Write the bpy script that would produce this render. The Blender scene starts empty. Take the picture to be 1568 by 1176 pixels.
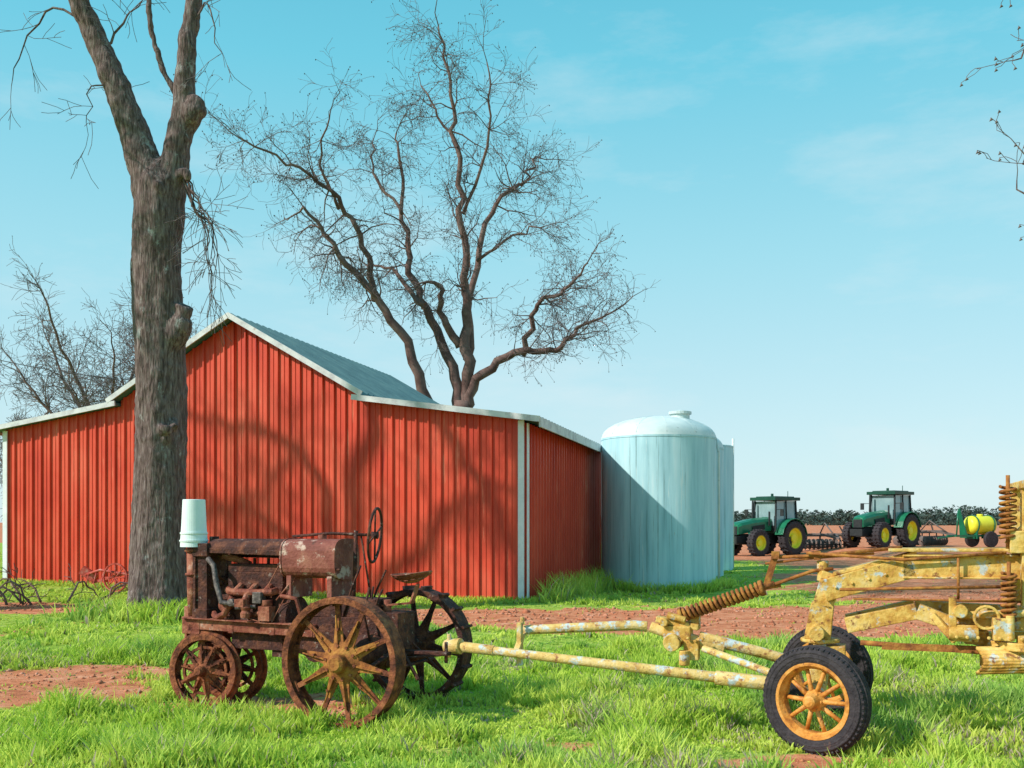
import bpy, math, random
import numpy as np
from mathutils import Vector, Matrix
random.seed(7); rng=np.random.default_rng(11)
scene=bpy.context.scene
V=Vector
# ------------------------------------------------------------ materials
def M(name,cols,scale=5,rough=.75,metal=0,bump=0,bscale=None,stretch=(1,1,1),stops=None,detail=8,dist=0.0,spec=.3,rust=None):
    m=bpy.data.materials.new(name); m.use_nodes=True
    nt=m.node_tree; n=nt.nodes; l=nt.links
    b=n['Principled BSDF']; b.inputs['Roughness'].default_value=rough; b.inputs['Metallic'].default_value=metal
    b.inputs['Specular IOR Level'].default_value=spec
    tc=n.new('ShaderNodeTexCoord'); mp=n.new('ShaderNodeMapping'); mp.inputs['Scale'].default_value=stretch
    l.new(tc.outputs['Object'],mp.inputs[0])
    no=n.new('ShaderNodeTexNoise'); no.inputs['Scale'].default_value=scale; no.inputs['Detail'].default_value=detail
    no.inputs['Roughness'].default_value=.65; no.inputs['Distortion'].default_value=dist
    l.new(mp.outputs[0],no.inputs[0])
    r=n.new('ShaderNodeValToRGB'); e=r.color_ramp.elements
    k=len(cols)
    if stops is None: stops=[.3+.4*i/(max(k-1,1)) for i in range(k)]
    e[0].position=stops[0]; e[0].color=(*cols[0],1)
    e[1].position=stops[-1]; e[1].color=(*cols[-1],1)
    for i in range(1,k-1):
        x=e.new(stops[i]); x.color=(*cols[i],1)
    l.new(no.outputs[0],r.inputs[0]); src=r.outputs[0]
    if rust:   # second layer of patches: (colour, scale, threshold, stretch)
        for (rc,rs,th,rst) in rust:
            mp3=n.new('ShaderNodeMapping'); mp3.inputs['Scale'].default_value=rst; l.new(tc.outputs['Object'],mp3.inputs[0])
            n3=n.new('ShaderNodeTexNoise'); n3.inputs['Scale'].default_value=rs; n3.inputs['Detail'].default_value=10; n3.inputs['Roughness'].default_value=.7
            l.new(mp3.outputs[0],n3.inputs[0])
            r3=n.new('ShaderNodeValToRGB'); r3.color_ramp.elements[0].position=th; r3.color_ramp.elements[1].position=th+.07
            r3.color_ramp.elements[0].color=(0,0,0,1); r3.color_ramp.elements[1].color=(.9,.9,.9,1)
            l.new(n3.outputs[0],r3.inputs[0])
            mx=n.new('ShaderNodeMix'); mx.data_type='RGBA'; mx.inputs[7].default_value=(*rc,1)
            l.new(r3.outputs[0],mx.inputs[0]); l.new(src,mx.inputs[6]); src=mx.outputs[2]
    l.new(src,b.inputs['Base Color'])
    if bump:
        n2=n.new('ShaderNodeTexNoise'); n2.inputs['Scale'].default_value=bscale or scale*4; n2.inputs['Detail'].default_value=6
        l.new(mp.outputs[0],n2.inputs[0])
        bp=n.new('ShaderNodeBump'); bp.inputs['Strength'].default_value=bump; bp.inputs['Distance'].default_value=.03
        l.new(n2.outputs[0],bp.inputs['Height']); l.new(bp.outputs[0],b.inputs['Normal'])
    return m
RUST=M('rust',[(.035,.014,.012),(.14,.04,.02),(.32,.1,.04),(.44,.2,.09)],10,.85,0,.5,40,stops=[.3,.45,.6,.75])
RUSTD=M('rust_dark',[(.02,.01,.01),(.07,.022,.016),(.2,.068,.035)],10,.8,0,.5,40,rust=[((.26,.19,.16),16,.59,(1,1,1))])
RUSTR=M('rust_red',[(.08,.02,.016),(.22,.055,.032),(.38,.14,.08),(.5,.36,.3)],8,.75,0,.4,40,stops=[.3,.45,.6,.8],rust=[((.42,.3,.25),14,.6,(1,1,1)),((.03,.015,.012),6,.6,(1,1,1))])
RUSTT=M('rust_tank',[(.13,.03,.022),(.25,.07,.05),(.38,.15,.1)],5,.7,0,.3,40,rust=[((.6,.42,.34),7,.56,(1,1,1)),((.08,.03,.02),11,.6,(1,1,1))])
RUSTY=M('rust_yellow',[(.12,.035,.015),(.34,.12,.03),(.5,.25,.05)],12,.85,0,.4,40)
GY=M('grader_yellow',[(.26,.1,.03),(.54,.28,.05),(.7,.45,.12),(.7,.52,.24)],7,.65,0,.3,40,stops=[.3,.42,.55,.7],rust=[((.46,.53,.56),8,.555,(1,1,1)),((.2,.065,.025),13,.56,(1,1,1))])
GY2=M('grader_yellow_pale',[(.45,.22,.06),(.68,.45,.14),(.74,.57,.3)],9,.65,0,.3,40,rust=[((.5,.6,.65),8,.53,(1,1,1)),((.3,.1,.04),14,.56,(1,1,1))])
GOR=M('grader_rim',[(.25,.06,.02),(.66,.27,.05),(.78,.42,.12)],11,.5,0,.2,50,rust=[((.22,.07,.03),12,.6,(1,1,1))])
TIRE=M('tire',[(.022,.018,.022),(.055,.045,.05),(.15,.12,.12)],14,.85,0,.4,50,stops=[.3,.6,.85],rust=[((.2,.1,.07),5,.64,(1,1,1))])
WHITE=M('white_plastic',[(.68,.76,.76),(.8,.85,.85)],5,.4,rust=[((.5,.5,.45),6,.68,(1,1,.4))])
TRIM=M('trim',[(.4,.38,.4),(.6,.6,.61),(.7,.7,.71)],3,.6,0,.1,rust=[((.35,.25,.22),5,.63,(1,1,1))])
TRIMW=M('trim_white',[(.6,.63,.66),(.8,.82,.84)],3,.6)
ROOF=M('roof_metal',[(.04,.12,.15),(.065,.17,.2),(.1,.22,.24)],1.5,.65,0)
BRED=M('barn_red',[(.5,.04,.022),(.64,.072,.035),(.72,.12,.065)],1.1,.45,0,.12,6,stretch=(1,1,.35),rust=[((.74,.2,.12),3.5,.6,(1.5,1.5,.12)),((.42,.035,.028),2.6,.62,(1.5,1.5,.15))])
REDP=M('red_paint',[(.25,.03,.02),(.5,.07,.05),(.5,.25,.2)],8,.6)
TANK=M('tank_paint',[(.3,.52,.58),(.4,.65,.72),(.5,.75,.81),(.66,.82,.86)],1.6,.7,0,.05,4,stretch=(2.2,2.2,.16),stops=[.3,.44,.58,.76],spec=.15,rust=[((.2,.33,.35),3.2,.585,(3.4,3.4,.07)),((.68,.8,.8),3,.6,(2.5,2.5,.16)),((.45,.4,.34),5,.66,(2,2,.4))])
TANKD=M('tank_dome',[(.5,.6,.6),(.72,.78,.76)],2,.6,rust=[((.38,.42,.4),4,.6,(1,1,1))])
BARK=M('bark',[(.04,.024,.021),(.11,.07,.064),(.19,.135,.125),(.33,.27,.26)],22,.95,0,1.0,30,stretch=(1,1,.16),stops=[.33,.46,.58,.76],dist=.6,rust=[((.34,.33,.32),3.2,.6,(1,1,.6))])
BARK2=M('bark_far',[(.08,.042,.037),(.17,.1,.085),(.25,.17,.145)],2,.95)
TWIG=M('twig',[(.12,.09,.085),(.2,.16,.155)],3,.95)
GREEN=M('green_paint',[(.008,.11,.06),(.015,.19,.09)],3,.3,spec=.5)
BLK=M('black_part',[(.012,.014,.016),(.03,.034,.036)],6,.6)
YEL=M('yellow_paint',[(.75,.7,.03),(.85,.8,.06)],4,.4)
GLASS=M('cab_glass',[(.16,.26,.28),(.3,.42,.44)],1,.08,spec=.8)
GREYM=M('grey_steel',[(.07,.06,.055),(.16,.13,.12),(.2,.09,.06)],5,.7)
WOOD=M('pole_wood',[(.1,.07,.05),(.2,.15,.11)],5,.9,stretch=(1,1,.1))
# ------------------------------------------------------------ mesh builder
class MB:
    def __init__(s): s.v=[];s.f=[];s.m=[];s.s=[]
    def add(s,vs,fs,mi=0,sm=False):
        o=len(s.v); s.v+= [tuple(p) for p in vs]
        for f in fs: s.f.append(tuple(i+o for i in f)); s.m.append(mi); s.s.append(sm)
    def beam(s,p1,p2,w1,h1,w2=None,h2=None,up=(0,0,1),mi=0):
        p1=V(p1);p2=V(p2);w2=w1 if w2 is None else w2;h2=h1 if h2 is None else h2
        d=(p2-p1).normalized();u=V(up)
        if abs(d.dot(u))>.98: u=V((1,0,0)) if abs(d.x)<.9 else V((0,1,0))
        sd=d.cross(u).normalized();u=sd.cross(d)
        vs=[]
        for p,w,h in((p1,w1,h1),(p2,w2,h2)):
            for a,b in((-1,-1),(1,-1),(1,1),(-1,1)): vs.append(p+sd*a*w/2+u*b*h/2)
        s.add(vs,[(0,1,2,3),(7,6,5,4),(0,4,5,1),(1,5,6,2),(2,6,7,3),(3,7,4,0)],mi)
    def box(s,c,sz,mi=0,rz=0):
        c=V(c);dx=V((math.cos(rz),math.sin(rz),0))*sz[0]/2
        s.beam(c-dx,c+dx,sz[1],sz[2],mi=mi)
    def tube(s,pts,rad,n=8,mi=0,caps=True,sm=True):
        pts=[V(p) for p in pts];k=len(pts)
        if not hasattr(rad,'__len__'): rad=[rad]*k
        vs=[];ref=None
        for i in range(k):
            t=(pts[min(i+1,k-1)]-pts[max(i-1,0)])
            if t.length<1e-9: t=V((0,0,1))
            t.normalize()
            if ref is None:
                ref=V((0,0,1)) if abs(t.z)<.8 else V((1,0,0))
                ref=(ref-t*ref.dot(t)).normalized()
            else:
                ref=ref-t*ref.dot(t)
                if ref.length<1e-6: ref=t.orthogonal()
                ref.normalize()
            b=t.cross(ref)
            for j in range(n):
                a=2*math.pi*j/n; vs.append(pts[i]+(ref*math.cos(a)+b*math.sin(a))*rad[i])
        fs=[]
        for i in range(k-1):
            for j in range(n):
                a=i*n+j;b2=i*n+(j+1)%n; fs.append((a,b2,b2+n,a+n))
        s.add(vs,fs,mi,sm)
        if caps:
            o=len(s.v)-len(vs)
            s.f.append(tuple(o+j for j in range(n-1,-1,-1)));s.m.append(mi);s.s.append(False)
            s.f.append(tuple(o+(k-1)*n+j for j in range(n)));s.m.append(mi);s.s.append(False)
    def lathe(s,prof,c,axis,n=32,mi=0,closed=False,sm=False):
        c=V(c);ax=V(axis).normalized();r0=ax.orthogonal().normalized();b=ax.cross(r0)
        k=len(prof);vs=[]
        for j in range(n):
            a=2*math.pi*j/n;dr=r0*math.cos(a)+b*math.sin(a)
            for r,h in prof: vs.append(c+dr*r+ax*h)
        fs=[]
        for j in range(n):
            j2=(j+1)%n
            for i in range(k if closed else k-1):
                i2=(i+1)%k
                fs.append((j*k+i,j2*k+i,j2*k+i2,j*k+i2))
        s.add(vs,fs,mi,sm)
    def obj(s,name,mats,parent=None,bevel=0):
        me=bpy.data.meshes.new(name);me.from_pydata(s.v,[],s.f)
        for m in mats: me.materials.append(m)
        me.polygons.foreach_set('material_index',s.m);me.polygons.foreach_set('use_smooth',s.s)
        me.update()
        o=bpy.data.objects.new(name,me);scene.collection.objects.link(o)
        if parent: o.parent=parent
        if bevel:
            b=o.modifiers.new('b','BEVEL');b.width=bevel;b.segments=2;b.limit_method='ANGLE'
        return o
def empty(name,loc=(0,0,0),rz=0):
    e=bpy.data.objects.new(name,None);e.location=loc;e.rotation_euler=(0,0,rz);scene.collection.objects.link(e);return e
# ------------------------------------------------------------ noise / ground
def vnoise(x,y,seed=0):
    xi=np.floor(x);yi=np.floor(y);fx=x-xi;fy=y-yi
    fx=fx*fx*(3-2*fx);fy=fy*fy*(3-2*fy)
    def h(a,b):
        t=np.sin(a*127.1+b*311.7+seed*74.7)*43758.5453
        return t-np.floor(t)
    return (h(xi,yi)*(1-fx)+h(xi+1,yi)*fx)*(1-fy)+(h(xi,yi+1)*(1-fx)+h(xi+1,yi+1)*fx)*fy
def fbm(x,y,s=0): return .5*vnoise(x,y,s)+.27*vnoise(x*2.1,y*2.1,s+1)+.15*vnoise(x*4.3,y*4.3,s+2)+.08*vnoise(x*9,y*9,s+3)
def ss(a,b,x):
    t=np.clip((x-a)/(b-a),0,1);return t*t*(3-2*t)
def gh(x,y):
    x=np.asarray(x,float);y=np.asarray(y,float)
    near=1-ss(60,90,y)
    g=.07*(fbm(x*.8,y*.8,3)-.5)*near
    g=g-.2*np.exp(-((x-4.5)**2/9+(y-25)**2/12))
    g=g+.35*ss(14.5,18,x)*ss(36,48,y)*near
    g=g-.05*np.exp(-((x+2.7)**2+(y-9.1)**2)/1.2)
    g=g+.8*ss(90,220,y)+.12*ss(-6,-13,x)*ss(18,22,y)*near
    return g
def g1(x,y): return float(gh(np.array([x]),np.array([y]))[0])
def soil(x,y):
    w=(fbm(x*.7,y*.9,20)-.5);w2=(fbm(x*2.6,y*3.2,23)-.5)
    yc=np.interp(x,[-16,-6,0,6,14,30],[19.5,18.9,16.8,16.7,18,22])
    hw=np.interp(x,[-16,-6,-1,1,6,14,30],[1.0,1.0,1.6,2.5,2.8,3.5,4])
    road=1-ss(.75,1.15,np.abs(y-yc)/hw+w*.9+w2*.5)
    pl=1-ss(.6,1.2,np.sqrt(((x+5.2)/3.1)**2+((y-10.1)/1.15)**2)+w*1.3+w2*.7)
    p2=(1-ss(.5,1.2,np.sqrt(((x+2.0)/1.6)**2+((y-9.2)/.8)**2)+w*1.6+w2))*.8
    p3=1-ss(.6,1.2,np.sqrt(((x-2.3)/.8)**2+((y-6.75)/.4)**2)+w*1.3+w2*.6)
    p4=(1-ss(.6,1.2,np.sqrt(((x-.2)/1.1)**2+((y-7.3)/.28)**2)+w*1.6+w2))*.5
    ra=ss(5.5,8,x-(y-18)*.09+w*3+w2)*ss(14.5,16.5,y+w*2)*(1-ss(75,80,y))*.95
    gr=(1-ss(.7,1.2,np.sqrt(((x-8)/3)**2+((y-38)/7)**2)+w))
    ra=ra*(1-gr)
    rb=.75*ss(28,34,y+w*6)*ss(8,12,x)
    patch=.45*ss(.66,.76,fbm(x*1.1+5,y*1.4,61))
    fld=ss(74,84,y+w*4)
    return np.clip(np.maximum.reduce([road,pl,p2,p3,p4,ra,rb,fld,patch]),0,1)
xs=np.unique(np.concatenate([-np.geomspace(20,3500,26),np.arange(-20,28,.14),np.geomspace(28,3500,26)]))
ys=np.unique(np.concatenate([-np.geomspace(4,1500,14),np.arange(-4,4,1.),np.arange(4,32,.14),np.arange(32,90,.8),np.geomspace(90,6000,40)]))
X,Y=np.meshgrid(xs,ys);Z=gh(X,Y);nx=len(xs);ny=len(ys)
SO=soil(X,Y)
me=bpy.data.meshes.new('ground')
me.vertices.add(nx*ny);me.vertices.foreach_set('co',np.stack([X,Y,Z],-1).astype(np.float32).ravel())
i=np.arange(nx-1)[None,:]+np.arange(ny-1)[:,None]*nx
q=np.stack([i,i+1,i+1+nx,i+nx],-1).reshape(-1,4)
me.loops.add(q.size);me.loops.foreach_set('vertex_index',q.ravel().astype(np.int32))
me.polygons.add(len(q));me.polygons.foreach_set('loop_start',(np.arange(len(q))*4).astype(np.int32))
me.update(calc_edges=True)
a=me.attributes.new('soil','FLOAT','POINT');a.data.foreach_set('value',SO.astype(np.float32).ravel())
me.polygons.foreach_set('use_smooth',[True]*len(q))
gm=bpy.data.materials.new('ground_mat');gm.use_nodes=True;nt=gm.node_tree;n=nt.nodes;l=nt.links
b=n['Principled BSDF'];b.inputs['Roughness'].default_value=.95;b.inputs['Specular IOR Level'].default_value=.1
at=n.new('ShaderNodeAttribute');at.attribute_name='soil'
tc=n.new('ShaderNodeTexCoord')
def noise(sc,det=8,rg=.5):
    q=n.new('ShaderNodeTexNoise');q.inputs['Scale'].default_value=sc;q.inputs['Detail'].default_value=det;q.inputs['Roughness'].default_value=rg
    l.new(tc.outputs['Object'],q.inputs[0])
    return q
def ramp(src,cs,ps):
    r=n.new('ShaderNodeValToRGB');e=r.color_ramp.elements
    e[0].position=ps[0];e[0].color=(*cs[0],1);e[1].position=ps[-1];e[1].color=(*cs[-1],1)
    for c,p in zip(cs[1:-1],ps[1:-1]): z=e.new(p);z.color=(*c,1)
    l.new(src,r.inputs[0]);return r
ns=noise(2.6,14,.72);rs=ramp(ns.outputs[0],[(.3,.085,.045),(.55,.185,.09),(.66,.27,.15),(.74,.44,.31)],[.32,.46,.58,.74])
ng=noise(5.0,10,.7);rg=ramp(ng.outputs[0],[(.12,.2,.02),(.3,.42,.05),(.46,.5,.12),(.55,.36,.16)],[.3,.48,.62,.78])
nm=noise(3.2,14,.7)
ad=n.new('ShaderNodeMath');ad.operation='ADD';l.new(at.outputs['Fac'],ad.inputs[0])
sb=n.new('ShaderNodeMath');sb.operation='MULTIPLY_ADD';l.new(nm.outputs[0],sb.inputs[0]);sb.inputs[1].default_value=1.8;sb.inputs[2].default_value=-.9
l.new(sb.outputs[0],ad.inputs[1])
rm=ramp(ad.outputs[0],[(0,0,0),(1,1,1)],[.32,.6])
mx=n.new('ShaderNodeMix');mx.data_type='RGBA';l.new(rm.outputs[0],mx.inputs[0]);l.new(rg.outputs[0],mx.inputs[6]);l.new(rs.outputs[0],mx.inputs[7])
l.new(mx.outputs[2],b.inputs['Base Color'])
nb=noise(9,12,.7);bp=n.new('ShaderNodeBump');bp.inputs['Strength'].default_value=.7;bp.inputs['Distance'].default_value=.04
l.new(nb.outputs[0],bp.inputs['Height']);l.new(bp.outputs[0],b.inputs['Normal'])
me.materials.append(gm);scene.collection.objects.link(bpy.data.objects.new('ground',me))
# ------------------------------------------------------------ barn frame
A=np.array([.26,20.6]);B=np.array([-12.98,25.5]);wu=(B-A);L=float(np.linalg.norm(wu));wu=wu/L
dv=np.array([2.42,9.4]);D=float(np.linalg.norm(dv));dv=dv/D
Minv=np.linalg.inv(np.stack([wu,dv],1))
TANKS=[(4.04,27.5,1.57,4.05),(5.2,31.2,1.4,3.95),(6.44,35.0,1.3,4.3)]
# ------------------------------------------------------------ clods
def blocked(x,y):
    p=np.stack([x-A[0],y-A[1]]);q=Minv@p
    bl=(q[0]>-.05)&(q[0]<L+.05)&(q[1]>-.03)&(q[1]<D)
    for tx,ty,r,_ in TANKS: bl|=((x-tx)**2+(y-ty)**2<r*r)
    return bl
k=26000;y=rng.uniform(5.8,24,k);x=(rng.random(k)*2-1)*(y*.53+1);kp=(soil(x,y)>.35)&~blocked(x,y)&(fbm(x*2,y*2,90)+rng.uniform(-.25,.25,k)>.45);x=x[kp];y=y[kp];k=len(x)
sz=np.abs(rng.normal(0,.01,k))+.004;sz*=np.clip(y/11,.7,1.5)
oc=np.array([[1,0,0],[-1,0,0],[0,1,0],[0,-1,0],[0,0,1],[0,0,-1]],float)
Pc=oc[None]*rng.uniform(.6,1.5,(k,6,1))*sz[:,None,None]*np.array([1.2,1.2,.8])+rng.normal(0,.2,(k,6,3))*sz[:,None,None]
an=rng.uniform(0,6.28,k);ca_,sa_=np.cos(an),np.sin(an)
Pc=np.stack([Pc[...,0]*ca_[:,None]-Pc[...,1]*sa_[:,None],Pc[...,0]*sa_[:,None]+Pc[...,1]*ca_[:,None],Pc[...,2]],-1)+np.stack([x,y,gh(x,y)+sz*.2],1)[:,None,:]
tf=np.array([[0,2,4],[2,1,4],[1,3,4],[3,0,4],[2,0,5],[1,2,5],[3,1,5],[0,3,5]])
idx=(tf[None]+(np.arange(k)*6)[:,None,None]).ravel()
me=bpy.data.meshes.new('soil_clods');me.vertices.add(k*6);me.vertices.foreach_set('co',Pc.astype(np.float32).ravel())
me.loops.add(len(idx));me.loops.foreach_set('vertex_index',idx.astype(np.int32));me.polygons.add(len(idx)//3);me.polygons.foreach_set('loop_start',np.arange(0,len(idx),3,dtype=np.int32));me.update(calc_edges=True)
me.materials.append(M('clod_soil',[(.3,.09,.05),(.52,.19,.1),(.62,.36,.26)],1.5,.95));scene.collection.objects.link(bpy.data.objects.new('soil_clods',me))
# ------------------------------------------------------------ grass
def sample(n,y0,y1,pw,spread,sig):
    k=n//10
    u=rng.random(k);yy=y0+(y1-y0)*u**pw
    xx=(rng.random(k)*2-1)*(yy*.53+spread)
    x=np.repeat(xx,10)+rng.normal(0,sig,k*10);y=np.repeat(yy,10)+rng.normal(0,sig,k*10)
    return x,y
parts=[]
for n_,y0,y1,pw,spread,sig,wm,hm in((280000,5.6,13,1.0,1.0,.045,1.0,.9),(100000,12.5,22,1.,1.5,.07,1.7,.55),(46000,21,48,1.0,2,.2,4.,.5)):
    x,y=sample(n_,y0,y1,pw,spread,sig)
    sl_=soil(x,y);s_=sl_+ (fbm(x*3,y*3,44)-.5)*.7
    keep=(rng.random(len(x))>np.minimum(s_*1.6-.3,.965))&~blocked(x,y)
    x=x[keep];y=y[keep]
    clump=fbm(x*2.1,y*2.1,9);edge=1-np.clip(soil(x,y)*1.3,0,1)*.7
    h=(.04+.22*ss(.34,.78,clump))*edge*rng.uniform(.45,1.3,len(x))*hm
    w=rng.uniform(.004,.0095,len(x))*wm
    parts.append((x,y,h,w))
k=1500
t=rng.random(k);x=A[0]+.25+dv[0]*t*8+np.abs(rng.normal(0,.35,k));y=A[1]+dv[1]*t*8-.2+rng.normal(0,.3,k)
kp=~blocked(x,y);x=x[kp];y=y[kp];parts.append((x,y,rng.uniform(.15,.65,len(x)),rng.uniform(.006,.012,len(x))))
k=2200;t=rng.uniform(-math.pi,0,k);x=4.04+np.cos(t)*(1.6+np.abs(rng.normal(0,.25,k)));y=27.5+np.sin(t)*(1.6+np.abs(rng.normal(0,.25,k)))
kp=~blocked(x,y);x=x[kp];y=y[kp];parts.append((x,y,rng.uniform(.1,.35,len(x)),rng.uniform(.008,.016,len(x))))
k=5000;t=rng.uniform(0,2*math.pi,k);rr=.45+np.abs(rng.normal(0,.45,k));x=-6.2+np.cos(t)*rr;y=17.5+np.sin(t)*rr
parts.append((x,y,rng.uniform(.1,.42,k),rng.uniform(.008,.016,k)))
k=6000;t=rng.random(k);x=A[0]+wu[0]*L*t;y=A[1]+wu[1]*L*t-np.abs(rng.normal(0,.3,k))-.05
parts.append((x,y,rng.uniform(.04,.16,k),rng.uniform(.008,.016,k)))
x,y,h,w=[np.concatenate([p[i] for p in parts]) for i in range(4)]
N=len(x);z=gh(x,y)-.01
wide=rng.random(N)<.3
w=np.where(wide,w*2.6,w);h=np.where(wide,h*.6,h)
th=rng.uniform(0,2*math.pi,N);ph=rng.uniform(0,2*math.pi,N)
ben=rng.uniform(.1,.75,N)*h
cx,sx=np.cos(th)*w,np.sin(th)*w;bx,by=np.cos(ph)*ben,np.sin(ph)*ben
P=np.zeros((N,5,3))
P[:,0]=np.stack([x-cx*.6,y-sx*.6,z],1);P[:,1]=np.stack([x+cx*.6,y+sx*.6,z],1)
P[:,2]=np.stack([x-cx+bx*.35,y-sx+by*.35,z+h*.6],1);P[:,3]=np.stack([x+cx+bx*.35,y+sx+by*.35,z+h*.6],1)
P[:,4]=np.stack([x+bx,y+by,z+h],1)
me=bpy.data.meshes.new('grass');me.vertices.add(N*5);me.vertices.foreach_set('co',P.astype(np.float32).ravel())
o=np.arange(N)*5
lp=np.stack([o,o+1,o+3,o+2,o+2,o+3,o+4],1).ravel()
me.loops.add(len(lp));me.loops.foreach_set('vertex_index',lp.astype(np.int32))
st=np.stack([np.arange(N)*7,np.arange(N)*7+4],1).ravel()
me.polygons.add(2*N);me.polygons.foreach_set('loop_start',st.astype(np.int32));me.update(calc_edges=True)
c1=np.array([.42,.62,.06]);c2=np.array([.74,.82,.16]);c3=np.array([.22,.46,.12]);dry=np.array([.68,.54,.42])
f=ss(.3,.7,fbm(x*1.4,y*1.4,31))[:,None]*.55+rng.random((N,1))*.45
col=c1*(1-f)+c2*f
f3=(ss(.48,.75,fbm(x*1.3,y*1.3,77))[:,None])*.65;col=col*(1-f3)+c3*f3
dm=(rng.random(N)<(.04+.35*ss(.58,.75,fbm(x*.8,y*1.6,55))*(1-ss(10,14,y))))
col[dm]=dry*rng.uniform(.5,1.1,(dm.sum(),1))
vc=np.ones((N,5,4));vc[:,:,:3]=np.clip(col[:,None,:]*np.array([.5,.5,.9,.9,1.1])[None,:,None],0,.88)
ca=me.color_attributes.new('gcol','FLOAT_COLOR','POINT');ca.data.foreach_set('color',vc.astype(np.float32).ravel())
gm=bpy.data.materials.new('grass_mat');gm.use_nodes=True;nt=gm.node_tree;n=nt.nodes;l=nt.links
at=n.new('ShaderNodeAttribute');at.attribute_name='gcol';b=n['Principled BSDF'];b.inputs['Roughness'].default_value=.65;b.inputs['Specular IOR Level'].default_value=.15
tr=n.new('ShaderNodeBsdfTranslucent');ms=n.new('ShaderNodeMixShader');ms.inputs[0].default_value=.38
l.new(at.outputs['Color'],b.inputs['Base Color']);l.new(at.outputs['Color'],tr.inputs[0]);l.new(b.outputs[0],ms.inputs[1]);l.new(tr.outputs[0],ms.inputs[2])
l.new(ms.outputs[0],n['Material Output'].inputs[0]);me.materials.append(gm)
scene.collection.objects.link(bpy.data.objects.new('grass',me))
# ------------------------------------------------------------ barn
barn=empty('red_barn',(A[0],A[1],0))
def bp_(s,d,z): return V((wu[0]*s+dv[0]*d,wu[1]*s+dv[1]*d,z))
PK=7.12;RB=3.88;LB=10.42
def roofz(s):
    if s<RB: return 3.78+(4.36-3.78)*s/RB
    if s<PK: return 4.5+(6.36-4.5)*(s-RB)/(PK-RB)
    if s<LB: return 6.36-(6.36-4.62)*(s-PK)/(LB-PK)
    return 4.48-(4.48-4.02)*(s-LB)/(L-LB)
def ribwall(name,length,pos,nrm,topf,brk=(),pitch=.29):
    mb=MB();pr=[(0,0)]
    s=.12
    while s<length-.1:
        dpt=.05
        pr+=[(s,0),(s+.012,dpt),(s+.044,dpt),(s+.056,0)]
        pr+=[(s+.15,0),(s+.158,.014),(s+.175,.014),(s+.183,0)]
        s+=pitch
    pr.append((length,0));
    for b0 in brk: pr+=[(b0-.001,0),(b0+.001,0)]
    pr.sort();vs=[]
    for s,o in pr:
        p=pos(s)+nrm*o;vs+=[V((p.x,p.y,-.35)),V((p.x,p.y,topf(s)))]
    mb.add(vs,[(2*i,2*i+2,2*i+3,2*i+1) for i in range(len(pr)-1)])
    return mb.obj(name,[BRED],barn)
wn=V((wu[1],-wu[0],0));wn=wn if wn.y<0 else -wn
sn=V((dv[1],-dv[0],0))
ribwall('front_wall',L,lambda s:bp_(s,0,0),wn,lambda s:roofz(s)-.01,(RB,PK,LB))
ribwall('side_wall',D,lambda s:bp_(0,s,0),sn,lambda s:3.72)
ribwall('far_side_wall',D,lambda s:bp_(L,s,0),-sn,lambda s:3.97)
ribwall('back_wall',L,lambda s:bp_(s,D,0),-wn,lambda s:roofz(s)-.01,(RB,PK,LB))
mb=MB();T=.07
def slab(s0,z0,s1,z1,mb,d0=-.28,d1=D+.28):
    vs=[bp_(s0,d0,z0),bp_(s1,d0,z1),bp_(s1,d1,z1),bp_(s0,d1,z0)]
    vs+= [v-V((0,0,T)) for v in vs]
    mb.add(vs,[(0,1,2,3),(7,6,5,4),(0,4,5,1),(1,5,6,2),(2,6,7,3),(3,7,4,0)])
    k=int((d1-d0)/.3)
    for i in range(k):
        d=d0+.1+i*.3
        mb.beam(bp_(s0,d,z0+.012),bp_(s1,d,z1+.012),.04,.03)
sl=(6.36-4.5)/(PK-RB);sl2=(6.36-4.62)/(LB-PK);e=.18
slab(RB-e,4.5-e*sl+.08,PK,6.44,mb);slab(LB+e,4.62-e*sl2+.08,PK+.004,6.44,mb)
rs_=(4.36-3.78)/RB;ls_=(4.48-4.02)/(L-LB)
slab(-.38,3.78-.38*rs_+.07,RB-.03,4.42,mb);slab(L+.35,4.02-.35*ls_+.07,LB+.03,4.55,mb)
mb.obj('roof',[ROOF],barn)
mb=MB()
def fas(s0,z0,s1,z1,d=-.3,w=.035,h=.12): mb.beam(bp_(s0,d,z0-.045),bp_(s1,d,z1-.045),w,h)
fas(RB-e-.02,4.5-e*sl+.09,PK+.02,6.45);fas(LB+e+.02,4.62-e*sl2+.09,PK-.02,6.452,-.303)
fas(-.4,3.78-.4*rs_+.075,RB+.05,4.43,-.298);fas(L+.37,4.02-.37*ls_+.075,LB-.05,4.56,-.298)
mb.beam(bp_(-.4,-.28,3.72-.03),bp_(-.4,D+.3,3.72-.03),.04,.2)
mb.beam(bp_(L+.37,-.28,3.98),bp_(L+.37,D+.3,3.98),.04,.15)
mb.obj('fascia',[TRIM],barn)
mb=MB()
mb.beam(bp_(.06,-.065,-.3),bp_(.06,-.065,3.76),.13,.03,up=tuple(wn));mb.beam(bp_(L-.06,-.065,-.3),bp_(L-.06,-.065,3.98),.14,.03,up=tuple(wn))
mb.beam(bp_(-.07,.03,-.3),bp_(-.07,.03,3.7),.03,.1,up=(dv[0],dv[1],0))
mb.obj('corner_trim',[TRIMW],barn)
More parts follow.
